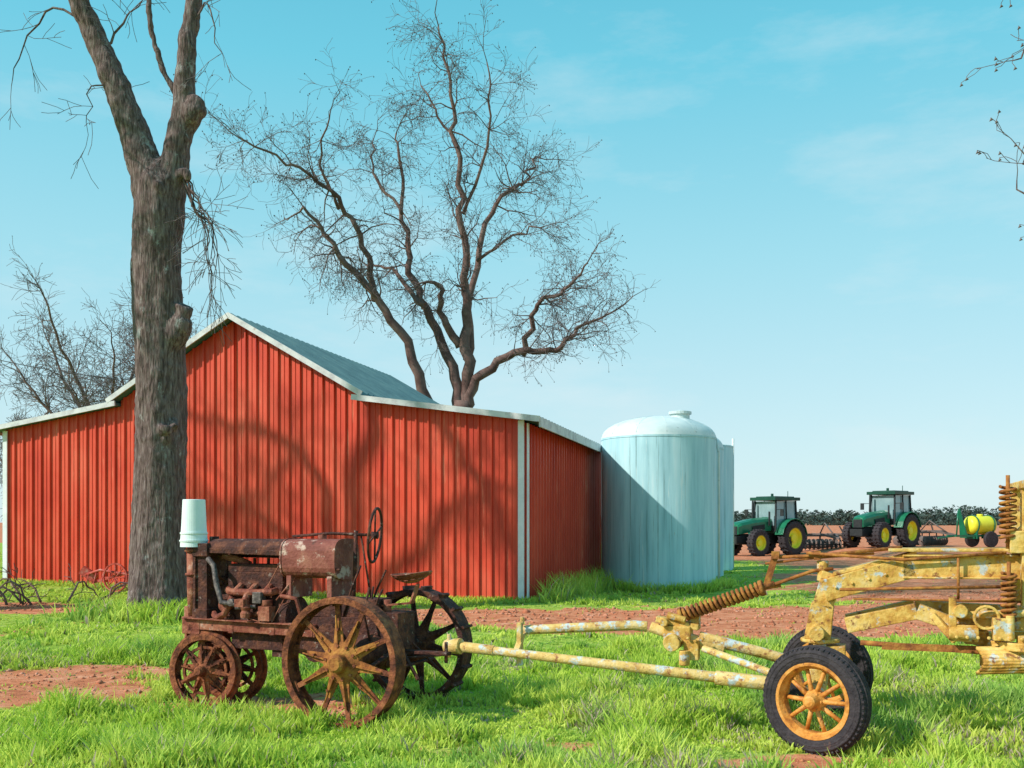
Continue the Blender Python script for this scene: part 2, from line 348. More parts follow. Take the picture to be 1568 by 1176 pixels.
# ------------------------------------------------------------ tanks
for i,(tx,ty,r,hh) in enumerate(TANKS):
    zb=g1(tx,ty-r)-.1
    T_=empty('storage_tank' ,(tx,ty,0))
    mb=MB();top=3.95 if i==0 else hh
    mb.lathe([(r,zb),(r,top-.05)],(0,0,0),(0,0,1),96,0,sm=True)
    mb.lathe([(r,top-.05),(r+.012,top-.045),(r+.012,top)],(0,0,0),(0,0,1),96,0,sm=False)
    mb.obj('shell',[TANK],T_)
    mb=MB();dome=.62 if i<2 else .1
    pr=[(r+.014,top)]+[(r*math.cos(t),top+dome*math.sin(t)) for t in np.linspace(.08,math.pi/2-.01,12)]
    mb.lathe(pr,(0,0,0),(0,0,1),64,0,sm=True)
    if i==0:
        for a in range(12):
            an=a*math.pi/6
            mb.tube([(math.cos(an)*r*math.cos(t),math.sin(an)*r*math.cos(t),top+.001+dome*math.sin(t)) for t in np.linspace(.12,1.35,7)],.008,4)
        mb.lathe([(.26,top+dome-.14),(.26,top+dome+.03),(.31,top+dome+.03),(.31,top+dome+.1),(.0,top+dome+.16)],(.55,-.3,0),(0,0,1),20,0)
        mb.tube([(r*.98,-.25,top),(r*1.03,-.27,top-.4),(r*1.03,-.27,-.1)],.035,8)
    if i==2:
        mb.tube([(r+.03,0,-.1),(r+.03,0,top+.3)],.04,8)
    mb.obj('dome',[TANKD],T_)
# ------------------------------------------------------------ trees
def jitline(pts,r0,r1,sub=4,jit=.03):
    P=[V(p) for p in pts];out=[];k=len(P)
    for i in range(k-1):
        a=P[max(i-1,0)];b_=P[i];c=P[i+1];d=P[min(i+2,k-1)]
        for j in range(sub):
            t=j/sub
            q=.5*((2*b_)+(c-a)*t+(2*a-5*b_+4*c-d)*t*t+(3*b_-a-3*c+d)*t**3)
            if i or j: q=q+V((random.gauss(0,jit),random.gauss(0,jit),random.gauss(0,jit*.5)))
            out.append(q)
    out.append(P[-1]);m=len(out)
    rad=[r0+(r1-r0)*(i/(m-1))**.8 for i in range(m)]
    return out,rad
def twig(mb,p,d,ln,r,lev,P):
    seg=4 if lev>0 else 3
    pts=[p];q=p.copy();dd=d.normalized()
    for i in range(seg):
        dd=(dd+V((random.gauss(0,P['wob']),random.gauss(0,P['wob']),random.gauss(0,P['wob'])+P['up']))).normalized()
        q=q+dd*ln/seg;pts.append(q)
    rr=[max(r*(1-.75*i/seg),P['rmin']) for i in range(seg+1)]
    mb.tube(pts,rr,5 if r>.03 else 3,1 if r<.03 else 0,caps=False)
    if lev<=0:
        if P.get('bud') and random.random()<P['bud']:
            b=P['bs'];o=pts[-1]
            mb.add([o,o+V((b,0,-b)),o+V((-b*.3,b*.7,-b*1.4)),o+V((0,-b*.8,-b*.9))],[(0,1,2),(0,2,3)],1)
        return
    k=P['kids'][lev]
    for c in range(k):
        t=random.uniform(.2,1);i=min(int(t*seg),seg-1);o=pts[i].lerp(pts[i+1],t*seg-i)
        ax=V((random.gauss(0,1),random.gauss(0,1),random.gauss(0,1)))
        nd=(pts[i+1]-pts[i]).normalized()+ax.normalized()*P['spr']
        twig(mb,o,nd,ln*random.uniform(.4,.75),rr[i]*.6,lev-1,P)
def limb(mb,pts,r0,r1,P,kids=10,ln=1.8,lev=2,start=.3,sub=4,jit=.04,sides=8):
    pp,rr=jitline(pts,r0,r1,sub,jit);mb.tube(pp,rr,sides,0,caps=True)
    m=len(pp)
    for c in range(kids):
        t=start+(1-start)*random.random()**.9;i=min(int(t*(m-1)),m-2)
        d=(pp[i+1]-pp[i]).normalized();ax=V((random.gauss(0,1),random.gauss(0,1),random.gauss(0,.8))).normalized()
        twig(mb,pp[i],d*.6+ax,ln*random.uniform(.5,1.15),min(rr[i]*.5,.028*ln/1.8+.004),lev,P)
    if kids: twig(mb,pp[-1],pp[-1]-pp[-2],ln,rr[-1],lev,P)
t2=empty('bare_tree',(-1.87,36,0));mb=MB()
PP=dict(wob=.28,up=-.02,rmin=.005,kids={3:5,2:5,1:6},spr=1.0,bud=.5,bs=.035)
def yy(pts,dy): return [(x,dy*i/(len(pts)-1),z) for i,(x,z) in enumerate(pts)]
base=[(0,0,-.2),(0,0,2.5),(.05,0,4.5),(.1,0,6.0)]
pp,rr=jitline(base,.5,.34,4,.03);mb.tube(pp,rr,12,0)
def LM(pts,dy,r0,r1,kids,ln=1.7,lev=2,start=.25): limb(mb,yy(pts,dy),r0*.78,r1*.7,PP,int(kids*.82),ln*1.05,lev,start,5,.07)
LM([(0,5.5),(-.35,7.3),(-1.3,9.5),(-1.9,11.1),(-2.1,12.8),(-2.25,14.9),(-2.5,16.3)],1.5,.3,.04,26,1.7)
LM([(.1,5),(.24,7),(.24,9.2),(.24,10.4),(.07,12.8),(-.1,15.1),(-.35,17.3),(-.75,19.3)],-.6,.34,.04,34,1.7,2,.3)
LM([(-.1,3.5),(-1.2,6.0),(-1.9,8.1),(-3.1,9.7),(-4.1,10.9),(-4.6,11.7),(-5.3,12.5)],-1.8,.32,.06,24,1.8,2,.4)
LM([(-3.1,9.7),(-3.2,11.1),(-3.9,12.5),(-4.6,13.2),(-5.8,13.7),(-7.0,14.2)],-3.4,.17,.04,28,1.7,2,.2)
LM([(-4.4,13.0),(-4.85,14.2),(-4.3,15.6)],-2.2,.09,.03,12,1.5)
LM([(.2,5.8),(.8,7.0),(2.25,7.7),(3.4,7.7),(4.1,8.3),(5.1,8.8)],-1.6,.28,.05,26,1.5,2,.3)
LM([(2.25,7.7),(2.7,9.2),(3.7,9.7),(4.4,10.4)],-2.4,.16,.04,22,1.5)
LM([(.24,7.5),(.6,11.1),(1.3,13.5),(2.25,14.5),(2.8,15.6)],2,.2,.04,28,1.7,2,.3)
LM([(-1.3,9.5),(-2.6,11.0),(-3.6,11.3)],1.4,.14,.04,14,1.6)
LM([(-.1,15.1),(-1.0,16.8),(-1.5,17.8)],.8,.08,.03,12,1.5)
LM([(.1,12.8),(1.0,15.5),(1.0,17.6)],-1.5,.09,.03,16,1.6)
LM([(-2.1,12.8),(-3.2,14.5),(-3.3,16.0)],1.2,.09,.03,14,1.6)
LM([(.0,8.0),(-.6,9.0),(-.65,10.0)],-.8,.22,.12,6,1.0)
LM([(.6,11.1),(1.8,11.8),(3.0,12.0)],-1.2,.09,.03,14,1.5)
mb.obj('branches',[BARK2,TWIG],t2)
def autotree(loc,H,seed,lean=0,kk=11,spread=.5,thick=1,kids=16,lev=2):
    random.seed(seed);t=empty('bare_tree',loc);mb=MB()
    P3=dict(wob=.24,up=.02,rmin=.008,kids={3:4,2:6,1:5},spr=.95,bud=.2,bs=.03)
    pp,rr=jitline([(0,0,-.3),(.1,0,H*.2),(lean*.3,.1,H*.35)],H*.024*thick,H*.017*thick,4,.05);mb.tube(pp,rr,10,0)
    for i in range(kk):
        an=random.uniform(0,6.28);sp=random.uniform(.15,spread)*H;h0=H*random.uniform(.2,.35);h1=H*random.uniform(.6,.98)*(1-.35*(sp/H/spread)**2)
        dx,dy=math.cos(an)*sp,math.sin(an)*sp
        limb(mb,[(lean*.2,0,h0),(dx*.35+lean*.4,dy*.35,h0+(h1-h0)*.35),(dx*.75+lean*.7,dy*.75,h0+(h1-h0)*.7),(dx+lean,dy,h1)],H*.0085*thick,H*.0025*thick,P3,kids,H*.12,lev,.3)
    mb.obj('branches',[BARK2,TWIG],t)
autotree((-18.6,46,0),14.5,3,0,13,.36)
autotree((-25.5,52,0),9.5,5,0,9,.55)
autotree((-14.6,50,0),13,8,0,9,.34)
# yard tree left of the view; its limbs shade the barn wall
random.seed(31);t5=empty('bare_tree',(-15.5,16.5,0));mb=MB()
pp,rr=jitline([(0,0,-.3),(.05,0,3),(-.1,.1,6),(.0,.2,8.6)],.42,.2,5,.03);mb.tube(pp,rr,14,0)
PS=dict(wob=.24,up=.0,rmin=.01,kids={2:5,1:4},spr=.85)
for pts,r0,r1 in (([(0,.1,7.5),(.4,.4,10.8),(1.2,.45,13.0),(2.3,.2,13.4),(3.4,-.3,12.2),(4.3,-.6,10.7),(4.9,-.8,9.6)],.2,.12),
                  ([(0,.2,8),(-.4,.6,12),(-1.3,1.3,13),(-2.7,2.0,13.2)],.18,.08),
                  ([(0,.2,8),(.8,.0,10.2),(2.4,-.3,11.3),(3.6,-.5,11.6),(4.8,-.7,11.5)],.15,.08),
                  ([(0,.2,8),(-.8,.9,10.5),(-2.2,1.6,11.3),(-3.4,2.1,11.0)],.16,.08),
                  ([(-1.0,1.0,12.6),(-1.9,1.5,11.6),(-2.4,1.8,10.4)],.1,.05)):
    limb(mb,pts,r0,r1,PS,13,1.4,2,.4,5,.07,8)
mb.obj('branches',[BARK,TWIG],t5)
# foreground tree
random.seed(21)
t1=empty('pecan_tree',(-6.2,17.5,0));mb=MB()
def trunk(pts,rad,n=36,sub=6,seed=0):
    P0=[V(p) for p in pts];k=len(P0);out=[];rr=[]
    for i in range(k-1):
        a=P0[max(i-1,0)];b_=P0[i];c=P0[i+1];d=P0[min(i+2,k-1)]
        for j in range(sub):
            t=j/sub;out.append(.5*((2*b_)+(c-a)*t+(2*a-5*b_+4*c-d)*t*t+(3*b_-a-3*c+d)*t**3));rr.append(rad[i]+(rad[i+1]-rad[i])*t)
    out.append(P0[-1]);rr.append(rad[-1])
    vs=[]
    for i,p in enumerate(out):
        for j in range(n):
            an=2*math.pi*j/n
            f=1+.045*math.sin(an*3+i*.25+seed)+.03*math.sin(an*7-i*.3)+.015*math.sin(an*13+i*.15)
            if p.z<.9: f+=.25*(1-p.z/.9)**2*(.6+.6*math.sin(an*5+seed))
            vs.append(p+V((math.cos(an),math.sin(an),0))*rr[i]*f)
    m=len(out);fs=[(i*n+j,i*n+(j+1)%n,(i+1)*n+(j+1)%n,(i+1)*n+j) for i in range(m-1) for j in range(n)]
    mb.add(vs,fs,0,True)
    o=len(mb.v)-len(vs);mb.f.append(tuple(o+j for j in range(n-1,-1,-1)));mb.m.append(0);mb.s.append(True)
    mb.f.append(tuple(o+(m-1)*n+j for j in range(n)));mb.m.append(0);mb.s.append(True)
trunk([(0,0,-.15),(0,0,.3),(0,0,1.6),(.02,0,3.35),(0,0,5.0),(-.04,0,6.2),(-.02,0,7.0),(.02,0,7.6),(.04,0,7.95)],[.58,.5,.44,.42,.42,.4,.42,.4,.2],sub=8)
PT=dict(wob=.16,up=-.05,rmin=.005,kids={3:3,2:4,1:3},spr=.8)
PU=dict(wob=.16,up=.04,rmin=.006,kids={3:3,2:4,1:4},spr=.8)
def lb(pts,rad,n=14): 
    P0,_=jitline(pts,1,1,5,.012);m=len(P0);R=list(np.interp(np.linspace(0,1,m),np.linspace(0,1,len(rad)),rad));mb.tube(P0,R,n,0)
lb([(.0,0,6.6),(-.12,0,7.5),(-.38,0,8.3),(-.75,0,9.3),(-1.18,0,10.3),(-1.5,-.1,11.1),(-2.1,-.3,12.4),(-2.5,-.2,13.8)],[.36,.34,.27,.22,.19,.17,.12,.08])
lb([(.0,0,6.6),(.15,0,7.4),(.3,0,8.1),(.42,0,8.9),(.48,0,9.9),(.56,.1,10.8),(.8,.2,12.2),(1.1,.3,14)],[.34,.3,.23,.2,.155,.135,.11,.07])
lb([(.42,0,8.4),(.55,-.04,8.74),(.67,-.05,8.9),(.6,-.04,9.08)],[.14,.19,.18,.1],12)
lb([(.2,.05,8.0),(.36,.08,8.9),(.05,.1,9.6),(-.15,.1,10.2),(-.22,.1,10.9),(-.1,.2,12)],[.09,.06,.05,.045,.045,.03],8)
lb([(.15,-.1,4.7),(.36,-.14,5.0),(.45,-.16,5.2)],[.25,.22,.19],14)
lb([(.42,-.16,5.1),(.5,-.17,5.42)],[.12,.16],14)
lb([(.2,-.28,3.1),(.26,-.4,3.3)],[.15,.09],12);lb([(.1,-.28,7.3),(.14,-.42,7.5)],[.13,.05],12);lb([(.3,-.25,3.35),(.4,-.33,3.3)],[.11,.05],12)
lb([(.3,-.1,7.6),(.52,-.2,7.75),(.58,-.2,7.6)],[.1,.08,.05],10)
to=mb.obj('trunk',[BARK],t1)
rmd=to.modifiers.new('r','REMESH');rmd.mode='VOXEL';rmd.voxel_size=.03;rmd.use_smooth_shade=True
smd=to.modifiers.new('s','SMOOTH');smd.iterations=3
tx_=bpy.data.textures.new('bark_relief','MUSGRAVE');tx_.noise_scale=.16
dp=to.modifiers.new('d','DISPLACE');dp.texture=tx_;dp.strength=.012;dp.mid_level=.4;dp.texture_coords='LOCAL'
mb=MB()
for k in range(7):
    x0=.45+random.uniform(0,.1);ex=random.uniform(.65,1.15)
    limb(mb,[(x0,-.15,7.7),(x0+ex*.25,-.2,7.3-random.random()*.3),(x0+ex*.5,-.2+random.gauss(0,.2),6.8),(x0+ex*.6,-.2+random.gauss(0,.3),6.1-random.random()*.5)],.02,.006,PT,5,.7,1,.3,4,.03,5)
for pts,r0 in (([(-.8,0,9.3),(-1.1,-.2,9.2),(-1.2,-.2,8.6)],.02),([(-1.2,0,10.3),(-1.9,.2,10.8),(-2.6,.4,10.2),(-2.8,.4,9.5)],.03),([(.5,0,10),(.8,0,10.8),(1.0,-.1,10.3),(1.05,-.1,9.8)],.025),([(-1.0,0,10),(-.6,.1,10.6),(-.3,.1,10.9)],.03)):
    limb(mb,pts,r0,.006,PT,5,.8,1,.2,4,.03,5)
for k in range(22):
    an=random.uniform(0,6.28);s0=random.choice([V((-2.2,-.3,12.4)),V((.7,.2,11.6)),V((1.0,.3,13.4)),V((-2.4,-.2,13.5)),V((-1.7,-.15,11.5))])
    ln=random.uniform(2.5,5);e_=s0+V((math.cos(an)*ln*.8,math.sin(an)*ln*.8,ln*.65+.8))
    limb(mb,[s0,s0.lerp(e_,.4)+V((0,0,.5)),e_],.075,.02,PU,10,1.4,2,.4,4,.05,6)
mb.obj('branches',[BARK,TWIG],t1)
# tree standing just right of the view
random.seed(5)
t4=empty('bare_tree',(10.6,14,0));mb=MB()
pp,rr=jitline([(0,0,-.2),(.05,0,3),(.1,0,6),(.2,0,9),(.3,.2,12)],.4,.15,4,.03);mb.tube(pp,rr,14,0)
PQ=dict(wob=.25,up=.0,rmin=.005,kids={3:3,2:3,1:3},spr=.8,bud=.9,bs=.035)
for pts in ([(.1,0,6),(-1.4,0,5.9),(-2.7,0,6.3),(-3.5,0,6.95)],[(.1,0,5.5),(-1.5,.1,5.4),(-2.9,.1,5.8),(-3.45,.1,6.5)],[(.2,0,7),(-1.6,-.1,7.6),(-3.0,-.1,8.4),(-3.6,-.1,8.1)],[(.2,0,8),(-1.6,.1,8.8),(-3.0,.1,9.4),(-3.5,.1,9.6)],[(.2,0,9),(1.5,1,10.5),(2.5,1.5,11)],[(.2,0,8),(.5,-1.5,10),(1,-2.5,11)]):
    limb(mb,pts,.07,.008,PQ,4,.5,1,.6,5,.05,6)
mb.obj('branches',[BARK,TWIG],t4)
random.seed(9);fb=empty('fallen_branch',(-8.9,19.6,g1(-8.9,19.6)));mb=MB()
PF=dict(wob=.25,up=.0,rmin=.008,kids={2:3,1:3},spr=.8)
for k in range(9):
    an=random.uniform(0,6.28);x0=random.uniform(-1.2,.9);y0=random.uniform(-.4,.4);c,s_=math.cos(an),math.sin(an)*.4
    limb(mb,[(x0,y0,.05),(x0+c*.4,y0+s_*.4,.3+random.random()*.25),(x0+c*.9,y0+s_*.9,.2+random.random()*.3),(x0+c*1.2,y0+s_*1.2,.05)],.025,.01,PF,4,.5,1,.2,3,.03,5)
mb.obj('sticks',[BARK2,BARK2],fb)
# ------------------------------------------------------------ rusty steel-wheel tractor
def spokewheel(mb,c,R,w,ns,hubr,spw,mi_rim=0,mi_sp=1,dish=0,ridge=False,lugs=0,flange=.035):
    c=V(c);t=.018
    mb.lathe([(R,-w/2),(R,w/2),(R-t,w/2),(R-t-flange,w/2-.004),(R-t-flange,w/2-.014),(R-t-.004,w/2-.014),(R-t-.004,-w/2+.014),(R-t-flange,-w/2+.014),(R-t-flange,-w/2+.004),(R-t,-w/2)],c,(0,1,0),56,mi_rim,closed=True)
    if ridge: mb.lathe([(R+.03,-.01),(R+.03,.01),(R,.014),(R,-.014)],c,(0,1,0),48,mi_rim,closed=True)
    mb.lathe([(0,-.09),(hubr*.55,-.09),(hubr*.6,-.05),(hubr,-.03),(hubr,.03),(hubr*.75,.045),(hubr*.5,.06),(hubr*.45,.12),(hubr*.3,.14),(0,.14)],c,(0,1,0),24,mi_sp)
    for i in range(ns):
        a=2*math.pi*i/ns+.15;d=V((math.cos(a),0,math.sin(a)));tn=V((-math.sin(a),0,math.cos(a)))
        sgn=.06 if i%2 else -.06
        mb.beam(c+d*hubr*.8+V((0,.02,0)),c+d*(R*.62)+V((0,sgn*w*2,0)),spw*2.0,.018,spw*1.0,.014,up=(0,1,0),mi=mi_sp)
        mb.beam(c+d*(R*.6)+V((0,sgn*w*2,0)),c+d*(R-.02)+V((0,sgn*w*4,0)),spw*.95,.016,spw*.7,.014,up=(0,1,0),mi=mi_rim)
        mb.beam(c+d*(R-.05)+V((0,sgn*w*4,0))-tn*.045,c+d*(R-.05)+V((0,sgn*w*4,0))+tn*.045,.02,.05,up=tuple(d),mi=mi_rim)
        mb.tube([c+d*hubr*.8+V((0,.03,0)),c+d*hubr*.8+V((0,.055,0))],.014,6,mi_rim)
        mb.tube([c+d*(R*.5)+tn*.01,c+d*(R*.5)+V((0,.04,0))+tn*.01],.011,6,mi_rim)
        mb.beam(c+d*hubr*.9+V((0,.035,0)),c+d*(R*.72)+V((0,.025+sgn*w*2,0)),.012,.03,.008,.015,up=(0,1,0),mi=mi_sp)
    for i in range(lugs):
        a=2*math.pi*i/lugs;d=V((math.cos(a),0,math.sin(a)))
        mb.beam(c+d*(R-.005)+V((0,-w/2,0)),c+d*(R+.0)+V((0,w/2,0)),.025,.07,up=tuple(d),mi=mi_rim)
ot=empty('rusty_farm_tractor',(-1.14,8.67,g1(-1.14,8.67)-.02),math.atan2(.38,-.925))
mb=MB();spokewheel(mb,(0,.62,.535),.535,.17,10,.17,.05);mb.obj('rear_wheel_left',[RUST,RUSTY],ot)
mb=MB();spokewheel(mb,(0,-.68,.535),.52,.2,10,.17,.05,lugs=18);mb.obj('rear_wheel_right',[RUSTD,RUSTD],ot)
for nm,yv in(('front_wheel_left',.19),('front_wheel_right',-.2)):
    mb=MB();spokewheel(mb,(0,0,0),.335,.11,10,.1,.045,0,0 if yv>0 else 1,ridge=True)
    mb.lathe([(.2,-.012),(.2,.012),(.225,.012),(.225,-.012)],(0,0,0),(0,1,0),30,0,closed=True)
    o_=mb.obj(nm,[RUST,RUSTD],ot);o_.location=(1.74,yv,.31);o_.rotation_euler=(.06 if yv>0 else -.06,0,.16)
mb=MB()
for yv in(.17,-.17):
    mb.beam((.55,yv,.72),(1.98,yv,.74),.05,.11)
    mb.beam((.55,yv+(.02 if yv>0 else -.02),.768),(1.98,yv+(.02 if yv>0 else -.02),.788),.09,.012)
for xv in (.6,1.0,1.45,1.9): mb.beam((xv,-.2,.7),(xv,.2,.7),.06,.07)
mb.box((1.9,0,.72),(.2,.4,.16));mb.tube([(1.8,0,.78),(1.78,0,.34)],[.09,.055],12)
mb.beam((1.76,-.2,.32),(1.76,.2,.32),.06,.06);mb.box((1.82,0,.52),(.12,.26,.07))
mb.box((1.95,.1,.84),(.12,.12,.1));mb.beam((2.0,-.15,.66),(2.0,.15,.66),.03,.16)
mb.obj('frame',[RUSTR],ot,.006)
mb=MB()
mb.beam((.75,0,.68),(-.16,0,.66),.3,.3,.36,.42)
mb.tube([(0,-.6,.535),(0,-.3,.535),(0,-.22,.56),(0,.22,.56),(0,.3,.535),(0,.6,.535)],[.055,.075,.17,.17,.075,.055],14)
mb.box((.15,0,.93),(.34,.26,.16));mb.box((-.15,0,.75),(.2,.3,.3));mb.box((.5,.02,.9),(.3,.22,.12))
mb.tube([(.4,.16,.7),(.4,.24,.7)],.1,14);mb.tube([(.62,-.05,.55),(.62,.1,.55)],.12,12)
mb.beam((-.2,0,.56),(-.66,0,.56),.09,.03);mb.beam((-.1,.12,.5),(-.6,.02,.55),.04,.02);mb.beam((-.1,-.12,.5),(-.6,-.02,.55),.04,.02)
mb.tube([(-.63,0,.48),(-.63,0,.66)],.016,8)
mb.beam((-.2,.05,.6),(-.2,.5,.5),.05,.015);mb.beam((-.35,-.3,.47),(-.35,.3,.47),.06,.02)
mb.beam((-.22,.1,.65),(-.48,.22,.36),.03,.02);mb.beam((-.22,-.1,.65),(-.48,-.22,.36),.03,.02)
mb.obj('transmission',[RUSTD],ot,.015)
mb=MB()
mb.box((1.26,0,.84),(.66,.28,.34));mb.box((1.26,-.01,1.1),(.6,.2,.24));mb.box((1.26,-.01,1.255),(.62,.17,.07))
mb.box((1.22,0,.6),(.56,.24,.16));mb.box((1.0,.0,.52),(.14,.2,.12))
for i in range(4):
    mb.tube([(1.03+i*.155,-.01,1.28),(1.03+i*.155,-.01,1.345)],.016,6);mb.tube([(1.0+i*.16,.14,.8),(1.0+i*.16,.165,.8)],.045,10)
mb.tube([(.86,0,.82),(.96,0,.82)],.19,20);mb.tube([(1.62,0,.86),(1.66,0,.86)],.09,16)
for a in range(4): mb.beam((1.67,0,1.12),(1.67,.17*math.cos(a*1.57+.5),1.12+.17*math.sin(a*1.57+.5)),.05,.01)
mb.tube([(1.66,0,1.12),(1.70,0,1.12)],.05,12)
mb.obj('engine_block',[RUSTD],ot,.012)
mb=MB()
mb.tube([(1.0,.13,1.06),(1.0,.19,1.05),(1.15,.2,1.04),(1.45,.2,1.04),(1.5,.17,1.06)],.035,10)
for xv in(1.08,1.24,1.4): mb.tube([(xv,.1,1.1),(xv,.2,1.04)],.03,8)
mb.tube([(1.25,.2,1.04),(1.25,.24,.98),(1.24,.25,.9)],[.03,.035,.03],10)
mb.lathe([(0,-.06),(.045,-.06),(.05,-.02),(.035,0),(.05,.03),(.03,.06),(0,.06)],(1.24,.25,.88),(0,0,1),14);mb.box((1.28,.26,.95),(.1,.08,.07))
mb.tube([(1.42,.2,1.0),(1.5,.22,.84),(1.6,.2,.8),(1.68,.14,.83)],.032,10)
mb.box((1.05,.2,.86),(.12,.1,.13));mb.tube([(1.05,.2,.93),(1.05,.2,.98)],.05,12);mb.tube([(1.12,.2,.86),(1.22,.17,.84)],.025,8)
mb.tube([(.95,.2,.98),(.85,.18,1.1),(.8,.1,1.2)],.008,5);mb.tube([(1.24,.25,.82),(1.0,.22,.76),(.8,.15,1.15)],.006,5)
mb.tube([(.95,.15,1.3),(1.05,.17,1.12),(1.0,.2,1.0)],.006,5)
mb.tube([(1.4,-.02,1.28),(1.52,0,1.33),(1.68,0,1.36)],.035,10)
mb.tube([(1.5,.16,.92),(1.5,.24,.92)],.055,12);mb.tube([(.7,.18,.84),(.74,.2,1.0),(.9,.2,1.02)],.02,8)
mb.obj('manifold_and_carburetor',[RUSTR],ot,.006)
mb=MB()
mb.tube([(1.34,.24,.93),(1.5,.26,.95),(1.56,.25,1.1),(1.62,.22,1.28),(1.7,.2,1.34)],.026,10)
mb.box((1.12,.22,1.0),(.09,.08,.1));mb.tube([(1.4,.22,.95),(1.4,.27,.95)],.035,10);mb.tube([(1.15,.22,.92),(1.36,.24,.9)],.018,8)
mb.obj('hose_and_magneto',[M('grimy_metal',[(.03,.025,.025),(.11,.085,.08),(.3,.24,.22)],18,.6,.2,.2,40)],ot,.004)
mb=MB()
mb.box((1.79,0,1.1),(.12,.36,.56));mb.box((1.79,0,1.42),(.17,.42,.12));mb.box((1.79,0,.83),(.17,.42,.09))
mb.box((1.86,.18,1.1),(.03,.04,.56));mb.box((1.86,-.18,1.1),(.03,.04,.56))
for i in range(9): mb.box((1.856,-.14+i*.035,1.1),(.012,.006,.54))
mb.tube([(1.79,0,1.47),(1.79,0,1.54)],.045,12)
mb.obj('radiator',[RUSTD],ot,.01)
mb=MB();PX=1.91
mb.tube([(PX,.14,.8),(PX,.14,1.1),(PX,.14,1.44)],[.055,.065,.065],14);mb.tube([(PX,.14,1.18),(PX,.14,1.2)],.08,14);mb.tube([(PX,.14,1.4),(PX,.14,1.425)],.085,14)
mb.obj('air_intake_pipe',[RUSTR],ot)
mb=MB()
sec=[(-.2,-.1),(-.2,.02),(-.16,.075),(-.08,.1),(.08,.1),(.16,.075),(.2,.02),(.2,-.02)]
def loft(x0,x1,sc0,sc1,zc,mi=0,secn=sec):
    vs=[(x0,a*sc0,zc+b_*sc0) for a,b_ in secn]+[(x1,a*sc1,zc+b_*sc1) for a,b_ in secn];k=len(secn)
    fs=[(i,i+1,k+i+1,k+i) for i in range(k-1)]
    mb.add(vs,fs,mi)
loft(.92,1.72,.9,.9,1.43,0)
mb.beam((.92,.185,1.4),(1.9,.185,1.42),.012,.05);mb.beam((.92,-.185,1.4),(1.9,-.185,1.42),.012,.05)
mb.tube([(.3,.18,1.26),(.95,.18,1.3)],.012,6)
mb.obj('hood',[RUSTD],ot,.006)
mb=MB();ov=[(.2*math.copysign(abs(math.cos(t))**.6,math.cos(t)),.175*math.copysign(abs(math.sin(t))**.6,math.sin(t))) for t in np.linspace(0,2*math.pi,25)[:-1]]
def lo(x0,x1,k0,k1):
    vs=[(x0,a*k0,1.35+c*k0) for a,c in ov]+[(x1,a*k1,1.35+c*k1) for a,c in ov];k=len(ov)
    mb.add(vs,[(i,(i+1)%k,k+(i+1)%k,k+i) for i in range(k)],0,False)
lo(.36,.9,1,1);lo(.345,.36,1.03,1.03);lo(.9,.915,1.03,1.03);lo(.355,.36,1,1.03)
for xv,kk in((.345,1.03),(.915,1.03)): mb.add([(xv,a*kk,1.35+c*kk) for a,c in ov],[tuple(range(len(ov)))])
mb.lathe([(.04,0),(.04,.035),(0,.045)],(.6,0,1.525),(0,0,1),14)
mb.box((.42,.0,1.1),(.05,.34,.2));mb.box((.84,0,1.1),(.05,.34,.2))
mb.obj('fuel_tank',[RUSTT],ot,.004)
mb=MB()
mb.tube([(.9,.02,1.545),(.5,.02,1.575),(.05,.02,1.56)],.013,8);mb.tube([(.27,.02,.9),(.25,.02,1.3),(.24,.02,1.6)],.018,8);mb.tube([(.12,-.05,.95),(.2,.0,1.55)],.01,6)
pr=[(.235+.013*math.cos(t),.013*math.sin(t)) for t in np.linspace(0,2*math.pi,9)[:-1]]
ax=V((1,.3,.1)).normalized();mb.lathe(pr,(.05,.02,1.56),ax,40,closed=True,sm=True)
r0=ax.orthogonal().normalized();r1=ax.cross(r0);c=V((.05,.02,1.56))
for i in range(4):
    a=i*math.pi/2+.5;mb.tube([c,c+(r0*math.cos(a)+r1*math.sin(a))*.23],.009,6)
mb.tube([c-ax*.03,c+ax*.03],.03,10)
for k,(xx,yy_,tx,tz) in enumerate(((.3,.14,.12,1.3),(.2,-.12,.02,1.25),(.0,.15,-.1,1.1),(.05,.1,.02,1.12))): mb.tube([(xx,yy_,.85),((xx+tx)/2,yy_,(.85+tz)/2+.03),(tx,yy_,tz)],.01,6)
mb.tube([(-.05,.25,.62),(.02,.26,.9),(-.04,.27,1.12)],.012,6)
mb.obj('steering_and_levers',[RUSTD],ot)
mb=MB()
mb.beam((-.02,0,.95),(-.3,0,.98),.07,.016);mb.beam((-.3,0,.98),(-.36,0,1.14),.07,.016,.05,.016);mb.tube([(-.06,0,.86),(-.06,0,1.0)],.04,8)
n1=18
def seatpt(a,r):
    x=-.3+math.cos(a)*r*.17;y=math.sin(a)*r*.21;z=1.15+.07*r**2.5+(.03*max(0,-math.cos(a))*r)
    return (x,y,z)
for r0_,r1_ in((.0,.3),(.38,.62),(.7,.88),(.9,1.02)):
    vs=[];fs=[]
    for i in range(n1): vs+=[seatpt(2*math.pi*i/n1,r0_),seatpt(2*math.pi*i/n1,r1_)]
    for i in range(n1): j=(i+1)%n1;fs.append((2*i,2*j,2*j+1,2*i+1))
    mb.add(vs,fs)
for i in range(10):
    a=2*math.pi*i/10;mb.beam(seatpt(a,.2),seatpt(a,.95),.03,.006)
so=mb.obj('seat',[RUSTR],ot);sm_=so.modifiers.new('s','SOLIDIFY');sm_.thickness=.008
h_=V((-.925,.38,0));lf=V((-.38,-.925,0))
bpz=V((-1.14,8.67,0))+h_*PX+lf*.14
bk=empty('plastic_bucket',(bpz.x,bpz.y,g1(-1.14,8.67)));mb=MB()
